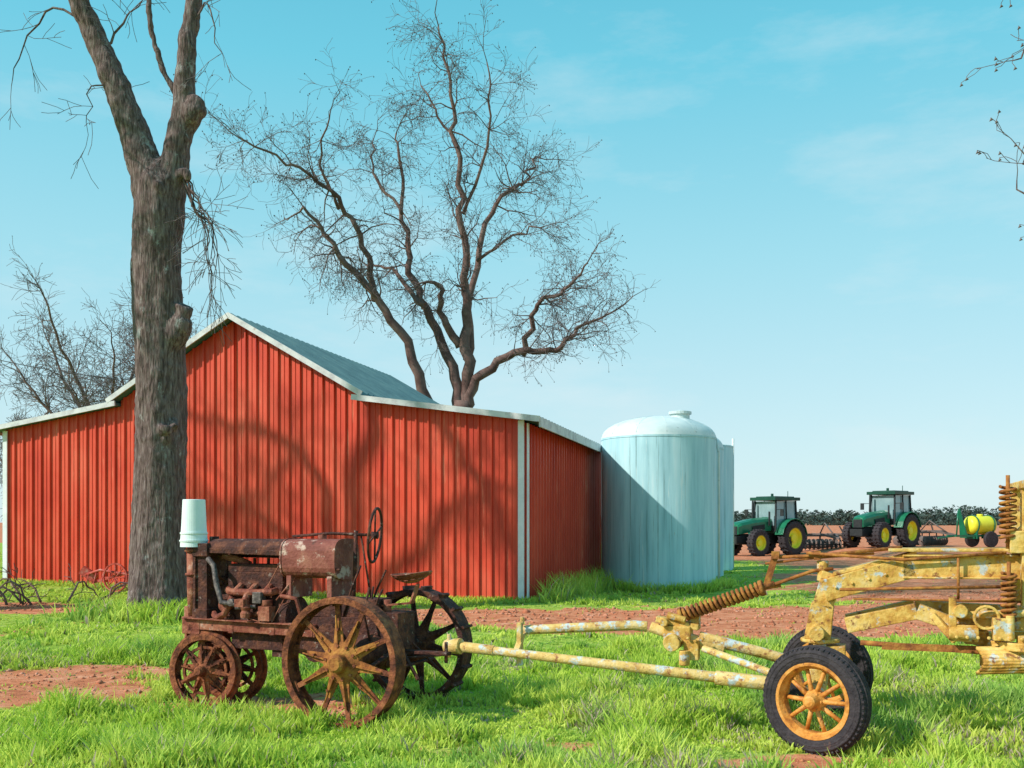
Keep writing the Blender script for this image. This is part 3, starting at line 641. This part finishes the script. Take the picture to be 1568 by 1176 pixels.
mb.lathe([(.0,1.865),(.098,1.865),(.102,1.86),(.113,1.62),(.117,1.56),(.125,1.56),(.125,1.545),(.118,1.54),(.122,1.49),(.13,1.49),(.13,1.475),(.122,1.47),(.124,1.425),(.119,1.425),(.095,1.855),(0,1.857)],(0,0,0),(0,0,1),36,sm=False)
mb.obj('bucket_body',[WHITE],bk)
# ------------------------------------------------------------ pull grader
gz=g1(2.43,7.85)
gr=empty('pull_type_road_grader',(2.43,7.85,gz-.02),math.atan2(.33,-.94))
def tirewheel(name,parent,c,R=.385,w=.16,rim=.262,mt=TIRE,mr=GOR,steer=0,nsp=10):
    mb=MB()
    pr=[(rim,-w*.36),(rim+.02,-w*.46),(R*.86,-w*.52),(R*.95,-w*.42),(R*.985,-w*.3),(R,-w*.1),(R,w*.1),(R*.985,w*.3),(R*.95,w*.42),(R*.86,w*.52),(rim+.02,w*.46),(rim,w*.36)]
    mb.lathe(pr,(0,0,0),(0,1,0),64,0,sm=True)
    for i in range(60):
        a=2*math.pi*i/60;d=V((math.cos(a),0,math.sin(a)))
        for sg in(-1,1): mb.beam(d*(R-.004)+V((0,sg*w*.08,0)),d*(R*.965-.001)+V((0,sg*w*.44,0)),.016,.014,up=tuple(d))
    for rr_ in (R*.8,R*.88): mb.lathe([(rr_,w*.5),(rr_+.008,w*.54),(rr_+.016,w*.5)],(0,0,0),(0,1,0),64,0,sm=True)
    for yy0 in(-.04,0,.04): mb.lathe([(R-.003,yy0*w*4-.012),(R+.006,yy0*w*4-.009),(R+.006,yy0*w*4+.009),(R-.003,yy0*w*4+.012)],(0,0,0),(0,1,0),64,0)
    mb.lathe([(rim+.012,w*.4),(rim+.012,w*.46),(rim-.01,w*.46),(rim-.035,w*.2),(rim-.035,-w*.2),(rim-.01,-w*.46),(rim+.012,-w*.46),(rim+.012,-w*.4),(rim-.02,-w*.15),(rim-.02,w*.15)],(0,0,0),(0,1,0),44,1,closed=True)
    for i in range(nsp):
        a=2*math.pi*i/nsp;d=V((math.cos(a),0,math.sin(a)));mb.tube([d*.05+V((0,.03,0)),d*(rim-.03)+V((0,.01 if i%2 else -.01,0))],[.019,.015],8,1)
    mb.lathe([(0,-.08),(.05,-.08),(.075,-.03),(.08,.03),(.06,.06),(.045,.12),(.03,.13),(0,.135)],(0,0,0),(0,1,0),22,1)
    for i in range(6):
        a=i*math.pi/3;mb.tube([(math.cos(a)*.06,.03,math.sin(a)*.06),(math.cos(a)*.06,.065,math.sin(a)*.06)],.01,6,1)
    o=mb.obj(name,[mt,mr],parent);o.location=c;o.rotation_euler=(0,0,steer);return o
tirewheel('front_wheel_left',gr,(.0,.78,.39),steer=-.38);tirewheel('front_wheel_right',gr,(-.02,-.72,.39),steer=-.3)
mb=MB()
mb.tube([(0,-.68,.4),(0,-.5,.42),(0,.5,.42),(0,.74,.4)],[.035,.06,.06,.035],12);mb.beam((0,-.45,.5),(0,.45,.5),.12,.14)
mb.beam((0,-.3,.52),(0,0,.74),.1,.1);mb.beam((0,.3,.52),(0,0,.74),.1,.1)
mb.tube([(0,0,.45),(0,0,.8)],.075,14);mb.lathe([(0,0),(.15,0),(.15,.03),(0,.03)],(0,0,.72),(0,0,1),24)
mb.obj('front_axle',[GY],gr,.01)
HX,HY=2.98,.31
mb=MB()
mb.tube([(HX,HY,.6),(2.3,.42,.57),(.25,.5,.44)],[.036,.038,.045],12);mb.tube([(.75,.478,.469),(.2,.5,.438)],.055,12);mb.tube([(2.9,.32,.596),(2.6,.37,.583)],.045,12)
mb.tube([(2.42,.2,.745),(1.5,.02,.8),(1.38,.0,.79)],[.04,.043,.045],12);mb.tube([(1.35,0,.79),(1.1,0,.72),(.75,-.02,.62)],[.045,.055,.045],12)
mb.tube([(.95,0,.72),(.45,-.1,.6),(.1,-.15,.5)],[.05,.045,.045],12);mb.tube([(.9,.1,.64),(.3,.4,.5)],.03,10)
mb.beam((2.4,.3,.46),(2.4,.3,.82),.06,.04);mb.beam((2.4,.42,.57),(2.4,.18,.745),.05,.03);mb.tube([(2.4,.24,.8),(2.4,.24,.86)],.02,6)
mb.tube([(HX+.1,HY-.02,.59),(HX-.05,HY,.6)],[.06,.07],12);mb.tube([(HX+.06,HY,.5),(HX+.06,HY,.7)],.02,8)
mb.obj('drawbar',[GY2],gr,.004)
mb=MB()
mb.box((1.12,0,.74),(.22,.16,.14));mb.tube([(1.15,-.14,.68),(1.15,.16,.68)],.07,14);mb.box((1.0,.05,.62),(.12,.1,.16));mb.beam((1.3,.0,.86),(.95,0,.8),.1,.05)
mb.tube([(1.05,.12,.62),(1.05,.12,.5)],.045,10);mb.tube([(1.2,.06,.9),(1.05,.06,.86)],.03,8)
mb.tube([(1.22,-.08,.84),(1.22,.12,.84)],.035,8);mb.box((1.0,-.06,.84),(.1,.08,.12))
for k in range(6): mb.tube([(1.2-.06*k,.1,.7+.02*(k%2)),(1.2-.06*k,.135,.7+.02*(k%2))],.014,6)
mb.obj('hitch_joint',[GY],gr,.012)
mb=MB()
p0=V((1.08,0,.9));p1=V((.46,.02,1.13));d=(p1-p0);ln=d.length;d.normalize();u=d.orthogonal().normalized();w_=d.cross(u)
pts=[p0+d*ln*t+(u*math.cos(t*2*math.pi*17)+w_*math.sin(t*2*math.pi*17))*.048 for t in np.linspace(0,1,270)]
mb.tube(pts,.0145,6);mb.tube([p0-d*.12,p1+d*.12],.026,8);mb.tube([p0-d*.03,p0],.065,12);mb.tube([p1,p1+d*.03],.065,12)
mb.beam(p1+d*.05,(.34,.02,1.4),.03,.05);mb.beam((.5,.02,1.12),(.3,0,1.16),.03,.03)
mb.tube([(.36,.02,1.38),(0,.03,1.4),(-.6,.05,1.47)],.014,8);mb.tube([(.42,.03,1.14),(.05,.03,1.28),(-.1,.03,1.3)],.014,8)
mb.tube([(.42,.02,1.33),(.05,.02,1.38),(-.4,.02,1.42)],.01,6);mb.box((.34,.02,1.4),(.06,.07,.06));mb.box((.02,.02,1.4),(.05,.07,.07))
mb.tube([(.1,.06,1.42),(-.6,.2,1.38),(-1.3,.2,1.44)],.012,6)
mb.obj('lift_spring_and_rods',[RUSTY],gr)
mb=MB()
mb.beam((.02,0,.74),(-.02,0,1.02),.2,.2,.2,.17,up=(1,0,0));mb.beam((-.02,0,1.0),(-.1,0,1.26),.2,.15,.2,.17,up=(1,0,0))
mb.beam((-.03,.12,1.13),(-.68,.12,1.33),.06,.17);mb.beam((-.03,-.12,1.13),(-.68,-.12,1.33),.06,.17)
mb.beam((-.6,.12,1.325),(-3.6,.12,1.36),.06,.18);mb.beam((-.6,-.12,1.325),(-3.6,-.12,1.36),.06,.18)
mb.beam((-.1,0,1.26),(-.7,0,1.43),.26,.03)
mb.beam((-.5,0,1.45),(-3.6,0,1.475),.34,.025)
mb.beam((-.6,.16,1.41),(-3.6,.16,1.445),.05,.015);mb.beam((-.6,.16,1.245),(-3.6,.16,1.275),.05,.015)
mb.beam((-.2,.14,.87),(-.7,.2,1.0),.08,.12);mb.beam((-.2,-.14,.87),(-.7,-.2,1.0),.08,.12)
mb.beam((-.7,.2,1.0),(-.92,.22,.92),.08,.12,.08,.1);mb.beam((-.9,.22,.93),(-3.0,.25,.93),.08,.1);mb.beam((-.7,-.2,1.0),(-3.0,-.25,.93),.08,.1)
mb.tube([(.02,-.18,.8),(.02,.18,.8)],.06,12);mb.tube([(-.02,0,1.2),(-.02,0,1.36)],.045,12)
mb.box((-.05,.0,.66),(.28,.24,.08))
for k in range(5): mb.tube([(-.12-.12*k,.15,1.16+.035*k),(-.12-.12*k,.165,1.16+.035*k)],.013,6)
mb.obj('main_frame',[GY],gr,.012)
mb=MB()
mb.beam((-1.42,.25,1.05),(-1.42,.25,1.95),.1,.06);mb.beam((-1.42,-.25,1.05),(-1.42,-.25,1.95),.1,.06);mb.beam((-1.42,-.5,1.93),(-1.42,.5,1.93),.08,.06)
mb.beam((-1.3,.25,1.5),(-1.65,.25,1.9),.05,.05);mb.box((-1.42,.25,1.52),(.22,.14,.16))
mb.lathe([(.52,-.03),(.52,.03),(.44,.03),(.44,-.03)],(-1.6,0,.78),(0,0,1),40,closed=True)
mb.beam((-1.1,.25,.82),(-1.1,-.3,.82),.16,.1);mb.box((-1.02,.3,.86),(.16,.14,.12));mb.box((-1.25,.36,.9),(.12,.12,.16));mb.tube([(-.9,.36,.86),(-1.1,.36,.86)],.05,12)
mb.tube([(-.95,.3,.98),(-1.5,.3,1.02)],.03,8);mb.tube([(-.98,.24,1.02),(-.98,.4,1.02)],.05,10)
mb.lathe([(.07,-.02),(.09,-.02),(.09,.02),(.07,.02)],(-1.15,.38,.98),(0,1,0),18,closed=True);mb.beam((-.8,.28,.98),(-.95,.36,.8),.04,.05);mb.tube([(-1.3,.4,.82),(-1.3,.4,1.0)],.03,8);mb.box((-1.4,.36,.8),(.1,.1,.12))
mb.beam((-.93,.35,.9),(-.93,.35,1.12),.05,.05);mb.beam((-1.15,.2,.6),(-1.15,.2,1.05),.05,.05)
for k in range(7): mb.tube([(-.95-.07*k,.42,.84),(-.95-.07*k,.45,.84)],.014,6)
mb.obj('circle_and_lift_gear',[GY],gr,.008)
mb=MB()
for i in range(8):
    t0,t1=i/8,(i+1)/8;f_=lambda t:.1*(2*t-1)**2
    a0=V((-1.12,.55,0));a1=V((-3.1,-.5,0));nn=V((.45,-.9,0))
    q=[a0+nn*f_(t0)+V((0,0,.58+.2*t0)),a1+nn*f_(t0)+V((0,0,.58+.2*t0)),a1+nn*f_(t1)+V((0,0,.58+.2*t1)),a0+nn*f_(t1)+V((0,0,.58+.2*t1))]
    mb.add(q,[(0,1,2,3)],0,True)
bo=mb.obj('blade',[GY],gr);sm_=bo.modifiers.new('s','SOLIDIFY');sm_.thickness=.02
mb=MB()
for (cx_,cy_,z0,z1,R_) in((-1.3,.28,1.55,1.92,.05),(-1.3,.33,.95,1.3,.045),(-1.55,.3,1.5,1.85,.045)):
    pts=[(cx_+math.cos(t*2*math.pi*9)*R_,cy_+math.sin(t*2*math.pi*9)*R_,z0+(z1-z0)*t) for t in np.linspace(0,1,140)];mb.tube(pts,.012,6)
    mb.tube([(cx_,cy_,z0-.08),(cx_,cy_,z1+.08)],.014,6)
mb.tube([(-.98,.2,1.4),(-.98,.2,1.08)],.01,6);mb.tube([(-.15,.25,1.15),(-1.3,.3,1.2)],.012,6);mb.tube([(-.25,.2,1.08),(-1.4,.25,1.09)],.009,6)
mb.tube([(-.3,.22,.75),(-1.6,.25,.7)],.02,8);mb.beam((-.45,.3,.74),(-1.4,.3,.74),.03,.05)
mb.obj('springs_and_linkage',[RUSTY],gr)
mb=MB()
for sg in(-1,1): mb.lathe([(.22,-.01),(.24,-.01),(.24,.01),(.22,.01)],(-3.2,sg*.3,1.9),(1,0,.3),28,closed=True);mb.tube([(-3.2,sg*.3,1.9),(-2.9,sg*.3,1.4)],.02,8)
mb.box((-3.5,0,1.0),(.8,1.0,.05));mb.beam((-3.3,-.8,.5),(-3.3,.8,.5),.12,.12);mb.beam((-3.3,0,.5),(-3.3,0,1.3),.15,.15)
mb.obj('rear_platform',[GY],gr,.01)
tirewheel('rear_wheel_left',gr,(-3.3,.95,.45),.45,.22,.28);tirewheel('rear_wheel_right',gr,(-3.3,-.95,.45),.45,.22,.28)
# ------------------------------------------------------------ modern green tractors
def modern(loc,ang):
    T=empty('green_cab_tractor',loc,ang)
    for nm,c,R,w,rim in(('rear_wheel_left',(0,.9,.87),.87,.46,.5),('rear_wheel_right',(0,-.9,.87),.87,.46,.5),('front_wheel_left',(2.5,.86,.66),.66,.38,.36),('front_wheel_right',(2.5,-.86,.66),.66,.38,.36)):
        mb=MB();sg=1 if c[1]>0 else -1
        mb.lathe([(rim,-w*.45),(R*.85,-w*.5),(R*.96,-w*.42),(R*.96,w*.42),(R*.85,w*.5),(rim,w*.45)],c,(0,1,0),40,0,sm=False)
        for i in range(22):
            a=2*math.pi*i/22;d=V((math.cos(a),0,math.sin(a)));d2=V((math.cos(a+.14),0,math.sin(a+.14)))
            mb.beam(V(c)+d*(R*.97)+V((0,-w*.02,0)),V(c)+d2*(R*.97)+V((0,-w*.46,0)),.06,.07,up=tuple(d));mb.beam(V(c)+d2*(R*.97)+V((0,w*.02,0)),V(c)+d*(R*.97)+V((0,w*.46,0)),.06,.07,up=tuple(d))
        mb.lathe([(rim+.03,sg*w*.46),(rim-.02,sg*w*.42),(rim*.85,sg*w*.1),(rim*.4,sg*w*.05),(rim*.38,sg*w*.3),(0,sg*w*.32)],c,(0,1,0),36,1)
        mb.obj(nm,[TIRE,YEL],T)
    mb=MB();s2=[(-.42,-.35),(-.42,.12),(-.34,.26),(-.15,.32),(.15,.32),(.34,.26),(.42,.12),(.42,-.35)]
    def lf_(secs):
        k=len(s2);vs=[]
        for x,sc,zc,zs in secs: vs+=[(x,a*sc,zc+b_*zs) for a,b_ in s2]
        fs=[(j*k+i,j*k+i+1,(j+1)*k+i+1,(j+1)*k+i) for j in range(len(secs)-1) for i in range(k-1)]+[tuple(range(k)),tuple((len(secs)-1)*k+i for i in range(k))]
        mb.add(vs,fs)
    lf_([(1.0,1.0,1.6,1.0),(2.2,.95,1.52,.95),(3.1,.85,1.4,.85),(3.32,.72,1.32,.72)])
    for sg in(1,-1):
        pts=[];R=.98
        for i in range(9):
            a=math.radians(10+i*20);pts.append((math.cos(a)*R,math.sin(a)*R+.87))
        for i in range(8): mb.beam((pts[i][0],sg*.86,pts[i][1]),(pts[i+1][0],sg*.86,pts[i+1][1]),.5,.04,up=(0,0,1) if 1<i<6 else (1,0,0))
        mb.beam((.5,sg*.6,1.35),(-.5,sg*.6,1.35),.03,.9)
    mb.obj('hood_and_fenders',[GREEN],T,.03)
    mb=MB();mb.box((3.3,0,1.25),(.1,.5,.42));mb.beam((2.4,.43,1.35),(1.5,.43,1.45),.02,.25);mb.beam((2.4,-.43,1.35),(1.5,-.43,1.45),.02,.25)
    mb.box((1.5,0,.85),(3.2,.5,.5));mb.beam((2.5,-.8,.66),(2.5,.8,.66),.2,.2);mb.beam((0,-.8,.87),(0,.8,.87),.35,.35);mb.box((3.2,0,.8),(.6,.7,.35))
    for sx in(1.05,-.62):
        for sg in(1,-1): mb.beam((sx,sg*.72,1.2),(sx-(.1 if sx>0 else -.05),sg*.66,2.75),.08,.07)
    mb.beam((.2,.74,1.2),(.2,.68,2.75),.06,.05);mb.beam((.2,-.74,1.2),(.2,-.68,2.75),.06,.05)
    mb.tube([(1.25,-.55,1.5),(1.25,-.55,2.75)],[.08,.05],10);mb.tube([(1.25,.5,1.5),(1.25,.5,2.2)],.05,8)
    for sg in(1,-1): mb.beam((.95,sg*.7,2.3),(1.05,sg*1.1,2.3),.03,.03);mb.box((1.06,sg*1.12,2.15),(.05,.2,.35))
    mb.box((.4,.85,.7),(.6,.25,.5));mb.box((.2,0,1.35),(1.5,1.25,.3));mb.beam((-.5,0,.7),(-1.2,0,.6),.5,.08);mb.box((0,.0,1.75),(.5,.5,.6))
    mb.obj('chassis_and_cab_frame',[BLK],T,.015)
    mb=MB();mb.beam((.16,0,1.35),(.18,0,2.73),1.34,1.54,1.26,1.5,up=(1,0,0));go=mb.obj('cab_glass',[GLASS],T)
    mb=MB();mb.box((.2,0,2.84),(1.95,1.6,.16));mb.box((.2,0,2.94),(1.5,1.2,.06));mb.tube([(-.3,.4,2.95),(-.3,.4,3.25)],.02,6);mb.tube([(.3,-.1,2.98),(.3,-.1,3.12)],.07,10)
    mb.obj('cab_roof',[M('cab_roof_paint',[(.01,.05,.035),(.02,.09,.06)],3,.35)],T,.05)
    return T
ang=math.atan2(-.68,-.73)
modern((13.5,50.6,g1(13.5,50)),ang-.12);modern((20.1,52.6,g1(20,52)),ang-.06)
def harrow(x,y,ln,ang,sc=1):
    T=empty('disc_harrow',(x,y,g1(x,y)),ang);mb=MB()
    for yy_ in(-.7,.7):
        mb.beam((-ln/2,yy_,.75),(ln/2,yy_,.75),.1,.1)
        k=int(ln/.25)
        for i in range(k):
            cx=-ln/2+.12+i*.25;mb.lathe([(0,0),(.15,.01),(.28,.05),(.28,.056),(0,.012)],(cx,yy_,.28),(1,.25 if yy_>0 else -.25,0),16);
        mb.tube([(-ln/2,yy_,.28),(ln/2,yy_,.28)],.03,6)
        for i in range(4): xx=-ln/2+.2+i*(ln-.4)/3;mb.beam((xx,yy_,.75),(xx,yy_,.28),.05,.05)
    for xx in(-ln/3,0,ln/3): mb.beam((xx,-.8,.82),(xx,.9,.82),.1,.08)
    mb.beam((-.4,-.8,.82),(0,-2.0,.6),.1,.1);mb.beam((.4,-.8,.82),(0,-2.0,.6),.1,.1);mb.tube([(0,.0,.85),(0,-.5,1.4),(0,-1.5,.75)],.04,6)
    for xx in(-ln/2,ln/2): mb.beam((xx,0,.8),(xx*.8,0,1.25),.06,.06)
    mb.obj('frame_and_discs',[GREYM],T)
harrow(16.4,53,2.8,.2);harrow(23.0,56,2.8,.7)
sp=empty('field_sprayer',(24.2,51.5,g1(24.2,51.5)),.3);mb=MB()
mb.lathe([(0,-.8),(.3,-.78),(.45,-.66),(.48,-.5),(.48,.5),(.45,.66),(.3,.78),(0,.8)],(0,0,1.15),(1,0,0),24,0,sm=True);mb.tube([(0,0,1.6),(0,0,1.72)],.15,12,0)
mb.obj('spray_tank',[YEL],sp)
mb=MB()
for xx in(-.5,.5): mb.lathe([(.5,-.03),(.53,-.03),(.53,.03),(.5,.03)],(xx,0,1.15),(1,0,0),24,closed=True);mb.beam((xx,-.4,.65),(xx,.4,.65),.08,.4)
mb.beam((-1.8,.3,.6),(1.0,.3,.6),.1,.1);mb.beam((-1.8,-.3,.6),(1.0,-.3,.6),.1,.1);mb.beam((-1.0,0,.5),(-1.3,0,2.0),.5,.08,.1,.05);mb.beam((-1.5,0,.6),(-2.6,0,.5),.08,.08)
mb.tube([(-1.2,.3,.6),(-1.1,.3,1.9)],.04,6)
mb.obj('frame',[GREEN],sp)
mb=MB()
for sg in(-1,1): mb.lathe([(.0,-.1),(.2,-.1),(.4,-.09),(.42,0),(.4,.09),(.2,.1),(0,.1)],(.1,sg*.65,.42),(0,1,0),22)
mb.obj('wheels',[TIRE],sp)
rp=empty('hay_rake',(-9.25,22.75,g1(-9.25,22.75)),-.3);mb=MB()
mb.tube([(-.7,0,.35),(-.2,0,.5),(.5,.0,.42),(.8,0,.15)],.03,8);mb.beam((-.5,.1,.2),(.5,.1,.45),.05,.06);mb.beam((-.7,0,.5),(-.4,.1,.3),.12,.2)
mb.lathe([(.3,-.02),(.33,-.02),(.33,.02),(.3,.02)],(.3,-.1,.34),(0,1,0),24,closed=True)
for i in range(8): a=i*math.pi/4;mb.tube([(.3,-.1,.34),(.3+.31*math.cos(a),-.1,.34+.31*math.sin(a))],.012,5)
for i in range(6): x_=-.5+i*.2;mb.tube([(x_,0,.45),(x_+.05,-.15,.2),(x_+.12,-.1,.03)],.012,5)
mb.obj('frame',[REDP],rp)
up_=empty('utility_pole',(-20,30,0));mb=MB();mb.tube([(0,0,-.3),(0,0,8.4)],[.16,.12],12);mb.beam((-.9,0,7.9),(.9,0,7.9),.1,.12)
mb.obj('pole',[WOOD],up_)
mb=MB();p0=V((0,0,8.0));p1=V((12.7,-5.9,5.0));mb.tube([p0.lerp(p1,t)-V((0,0,.5*4*t*(1-t))) for t in np.linspace(0,1,24)],.012,5);mb.obj('wire',[BLK],up_)
# ------------------------------------------------------------ distant tree line
mt=M('far_foliage',[(.03,.055,.055),(.055,.085,.07),(.1,.12,.09)],.25,.95)
dl=empty('distant_tree_line',(0,0,0));r2=np.random.default_rng(4)
nt_=1900;tx=r2.uniform(-90,340,nt_);ty=r2.uniform(280,345,nt_)
den=vnoise(tx*.035,np.ones(nt_),3);H=r2.uniform(2.2,4.9,nt_)*(.6+.65*den)*(1+.35*ss(60,140,tx)-.1);cr=r2.uniform(1.0,2.4,nt_)
K=54;t=r2.random((nt_,K))**.8;a=r2.uniform(0,6.28,(nt_,K));rr=cr[:,None]*(np.sin(math.pi*(.12+.8*t)))*r2.uniform(.3,1,(nt_,K))
C=np.stack([tx[:,None]+np.cos(a)*rr,ty[:,None]+np.sin(a)*rr,.6+H[:,None]*t],-1)
tri=(C[:,:,None,:]+r2.uniform(-.65,.65,(nt_,K,3,3))*np.array([1,1,.8])).reshape(-1,3)
me=bpy.data.meshes.new('tree_crowns');me.vertices.add(len(tri));me.vertices.foreach_set('co',tri.astype(np.float32).ravel())
me.loops.add(len(tri));me.loops.foreach_set('vertex_index',np.arange(len(tri),dtype=np.int32));me.polygons.add(len(tri)//3);me.polygons.foreach_set('loop_start',np.arange(0,len(tri),3,dtype=np.int32));me.update(calc_edges=True)
me.materials.append(mt);oo=bpy.data.objects.new('tree_crowns',me);scene.collection.objects.link(oo);oo.parent=dl
# ------------------------------------------------------------ light, sky, camera
S=V((-.92,-.40,.76)).normalized()
sd=bpy.data.lights.new('sun','SUN');sd.energy=4.9;sd.angle=math.radians(.9);sd.color=(1,.95,.86)
so=bpy.data.objects.new('sun',sd);so.rotation_euler=(-S).to_track_quat('-Z','Y').to_euler();scene.collection.objects.link(so)
w=bpy.data.worlds.new('World');scene.world=w;w.use_nodes=True;nt=w.node_tree;n=nt.nodes;l=nt.links
bg=n['Background'];bg.inputs[1].default_value=.145
sk=n.new('ShaderNodeTexSky');sk.sky_type='NISHITA';sk.sun_disc=False;sk.sun_elevation=math.asin(S.z);sk.sun_rotation=math.atan2(S.x,S.y)
sk.air_density=1.0;sk.dust_density=.6;sk.ozone_density=1.0
tc=n.new('ShaderNodeTexCoord');sx=n.new('ShaderNodeSeparateXYZ');l.new(tc.outputs['Generated'],sx.inputs[0])
hr=n.new('ShaderNodeValToRGB');e=hr.color_ramp.elements
e[0].position=0;e[0].color=(.68,.88,.93,1);e[1].position=.6;e[1].color=(.08,.48,.67,1)
for p_,c_ in ((.1,(.58,.85,.92)),(.25,(.38,.79,.9)),(.42,(.17,.67,.84))):
    q=e.new(p_);q.color=(*c_,1)
l.new(sx.outputs[2],hr.inputs[0])
sc=n.new('ShaderNodeMix');sc.data_type='RGBA';sc.blend_type='MULTIPLY';sc.inputs[0].default_value=1;sc.inputs[7].default_value=(6.9,6.9,6.9,1);l.new(hr.outputs[0],sc.inputs[6])
mu=n.new('ShaderNodeMix');mu.data_type='RGBA';mu.inputs[0].default_value=.85
l.new(sk.outputs[0],mu.inputs[6]);l.new(sc.outputs[2],mu.inputs[7])
mp=n.new('ShaderNodeMapping');mp.inputs['Scale'].default_value=(1.2,1.2,4);l.new(tc.outputs['Generated'],mp.inputs[0])
no=n.new('ShaderNodeTexNoise');no.inputs['Scale'].default_value=2.6;no.inputs['Detail'].default_value=10;no.inputs['Roughness'].default_value=.62;l.new(mp.outputs[0],no.inputs[0])
r=n.new('ShaderNodeValToRGB');r.color_ramp.elements[0].position=.5;r.color_ramp.elements[0].color=(0,0,0,1);r.color_ramp.elements[1].position=.82;r.color_ramp.elements[1].color=(.5,.5,.5,1)
l.new(no.outputs[0],r.inputs[0])
m2=n.new('ShaderNodeMix');m2.data_type='RGBA';m2.inputs[7].default_value=(5.6,6.2,6.4,1);l.new(r.outputs[0],m2.inputs[0]);l.new(mu.outputs[2],m2.inputs[6]);l.new(m2.outputs[2],bg.inputs[0])
cd=bpy.data.cameras.new('camera');co=bpy.data.objects.new('camera',cd);scene.collection.objects.link(co)
co.location=(0,0,1.65);co.rotation_euler=(math.radians(90),0,0);cd.lens=35;cd.sensor_width=36;cd.shift_y=.1352;cd.clip_end=10000;cd.clip_start=.05
scene.camera=co
scene.view_settings.view_transform='Standard';scene.view_settings.look='None';scene.view_settings.exposure=0
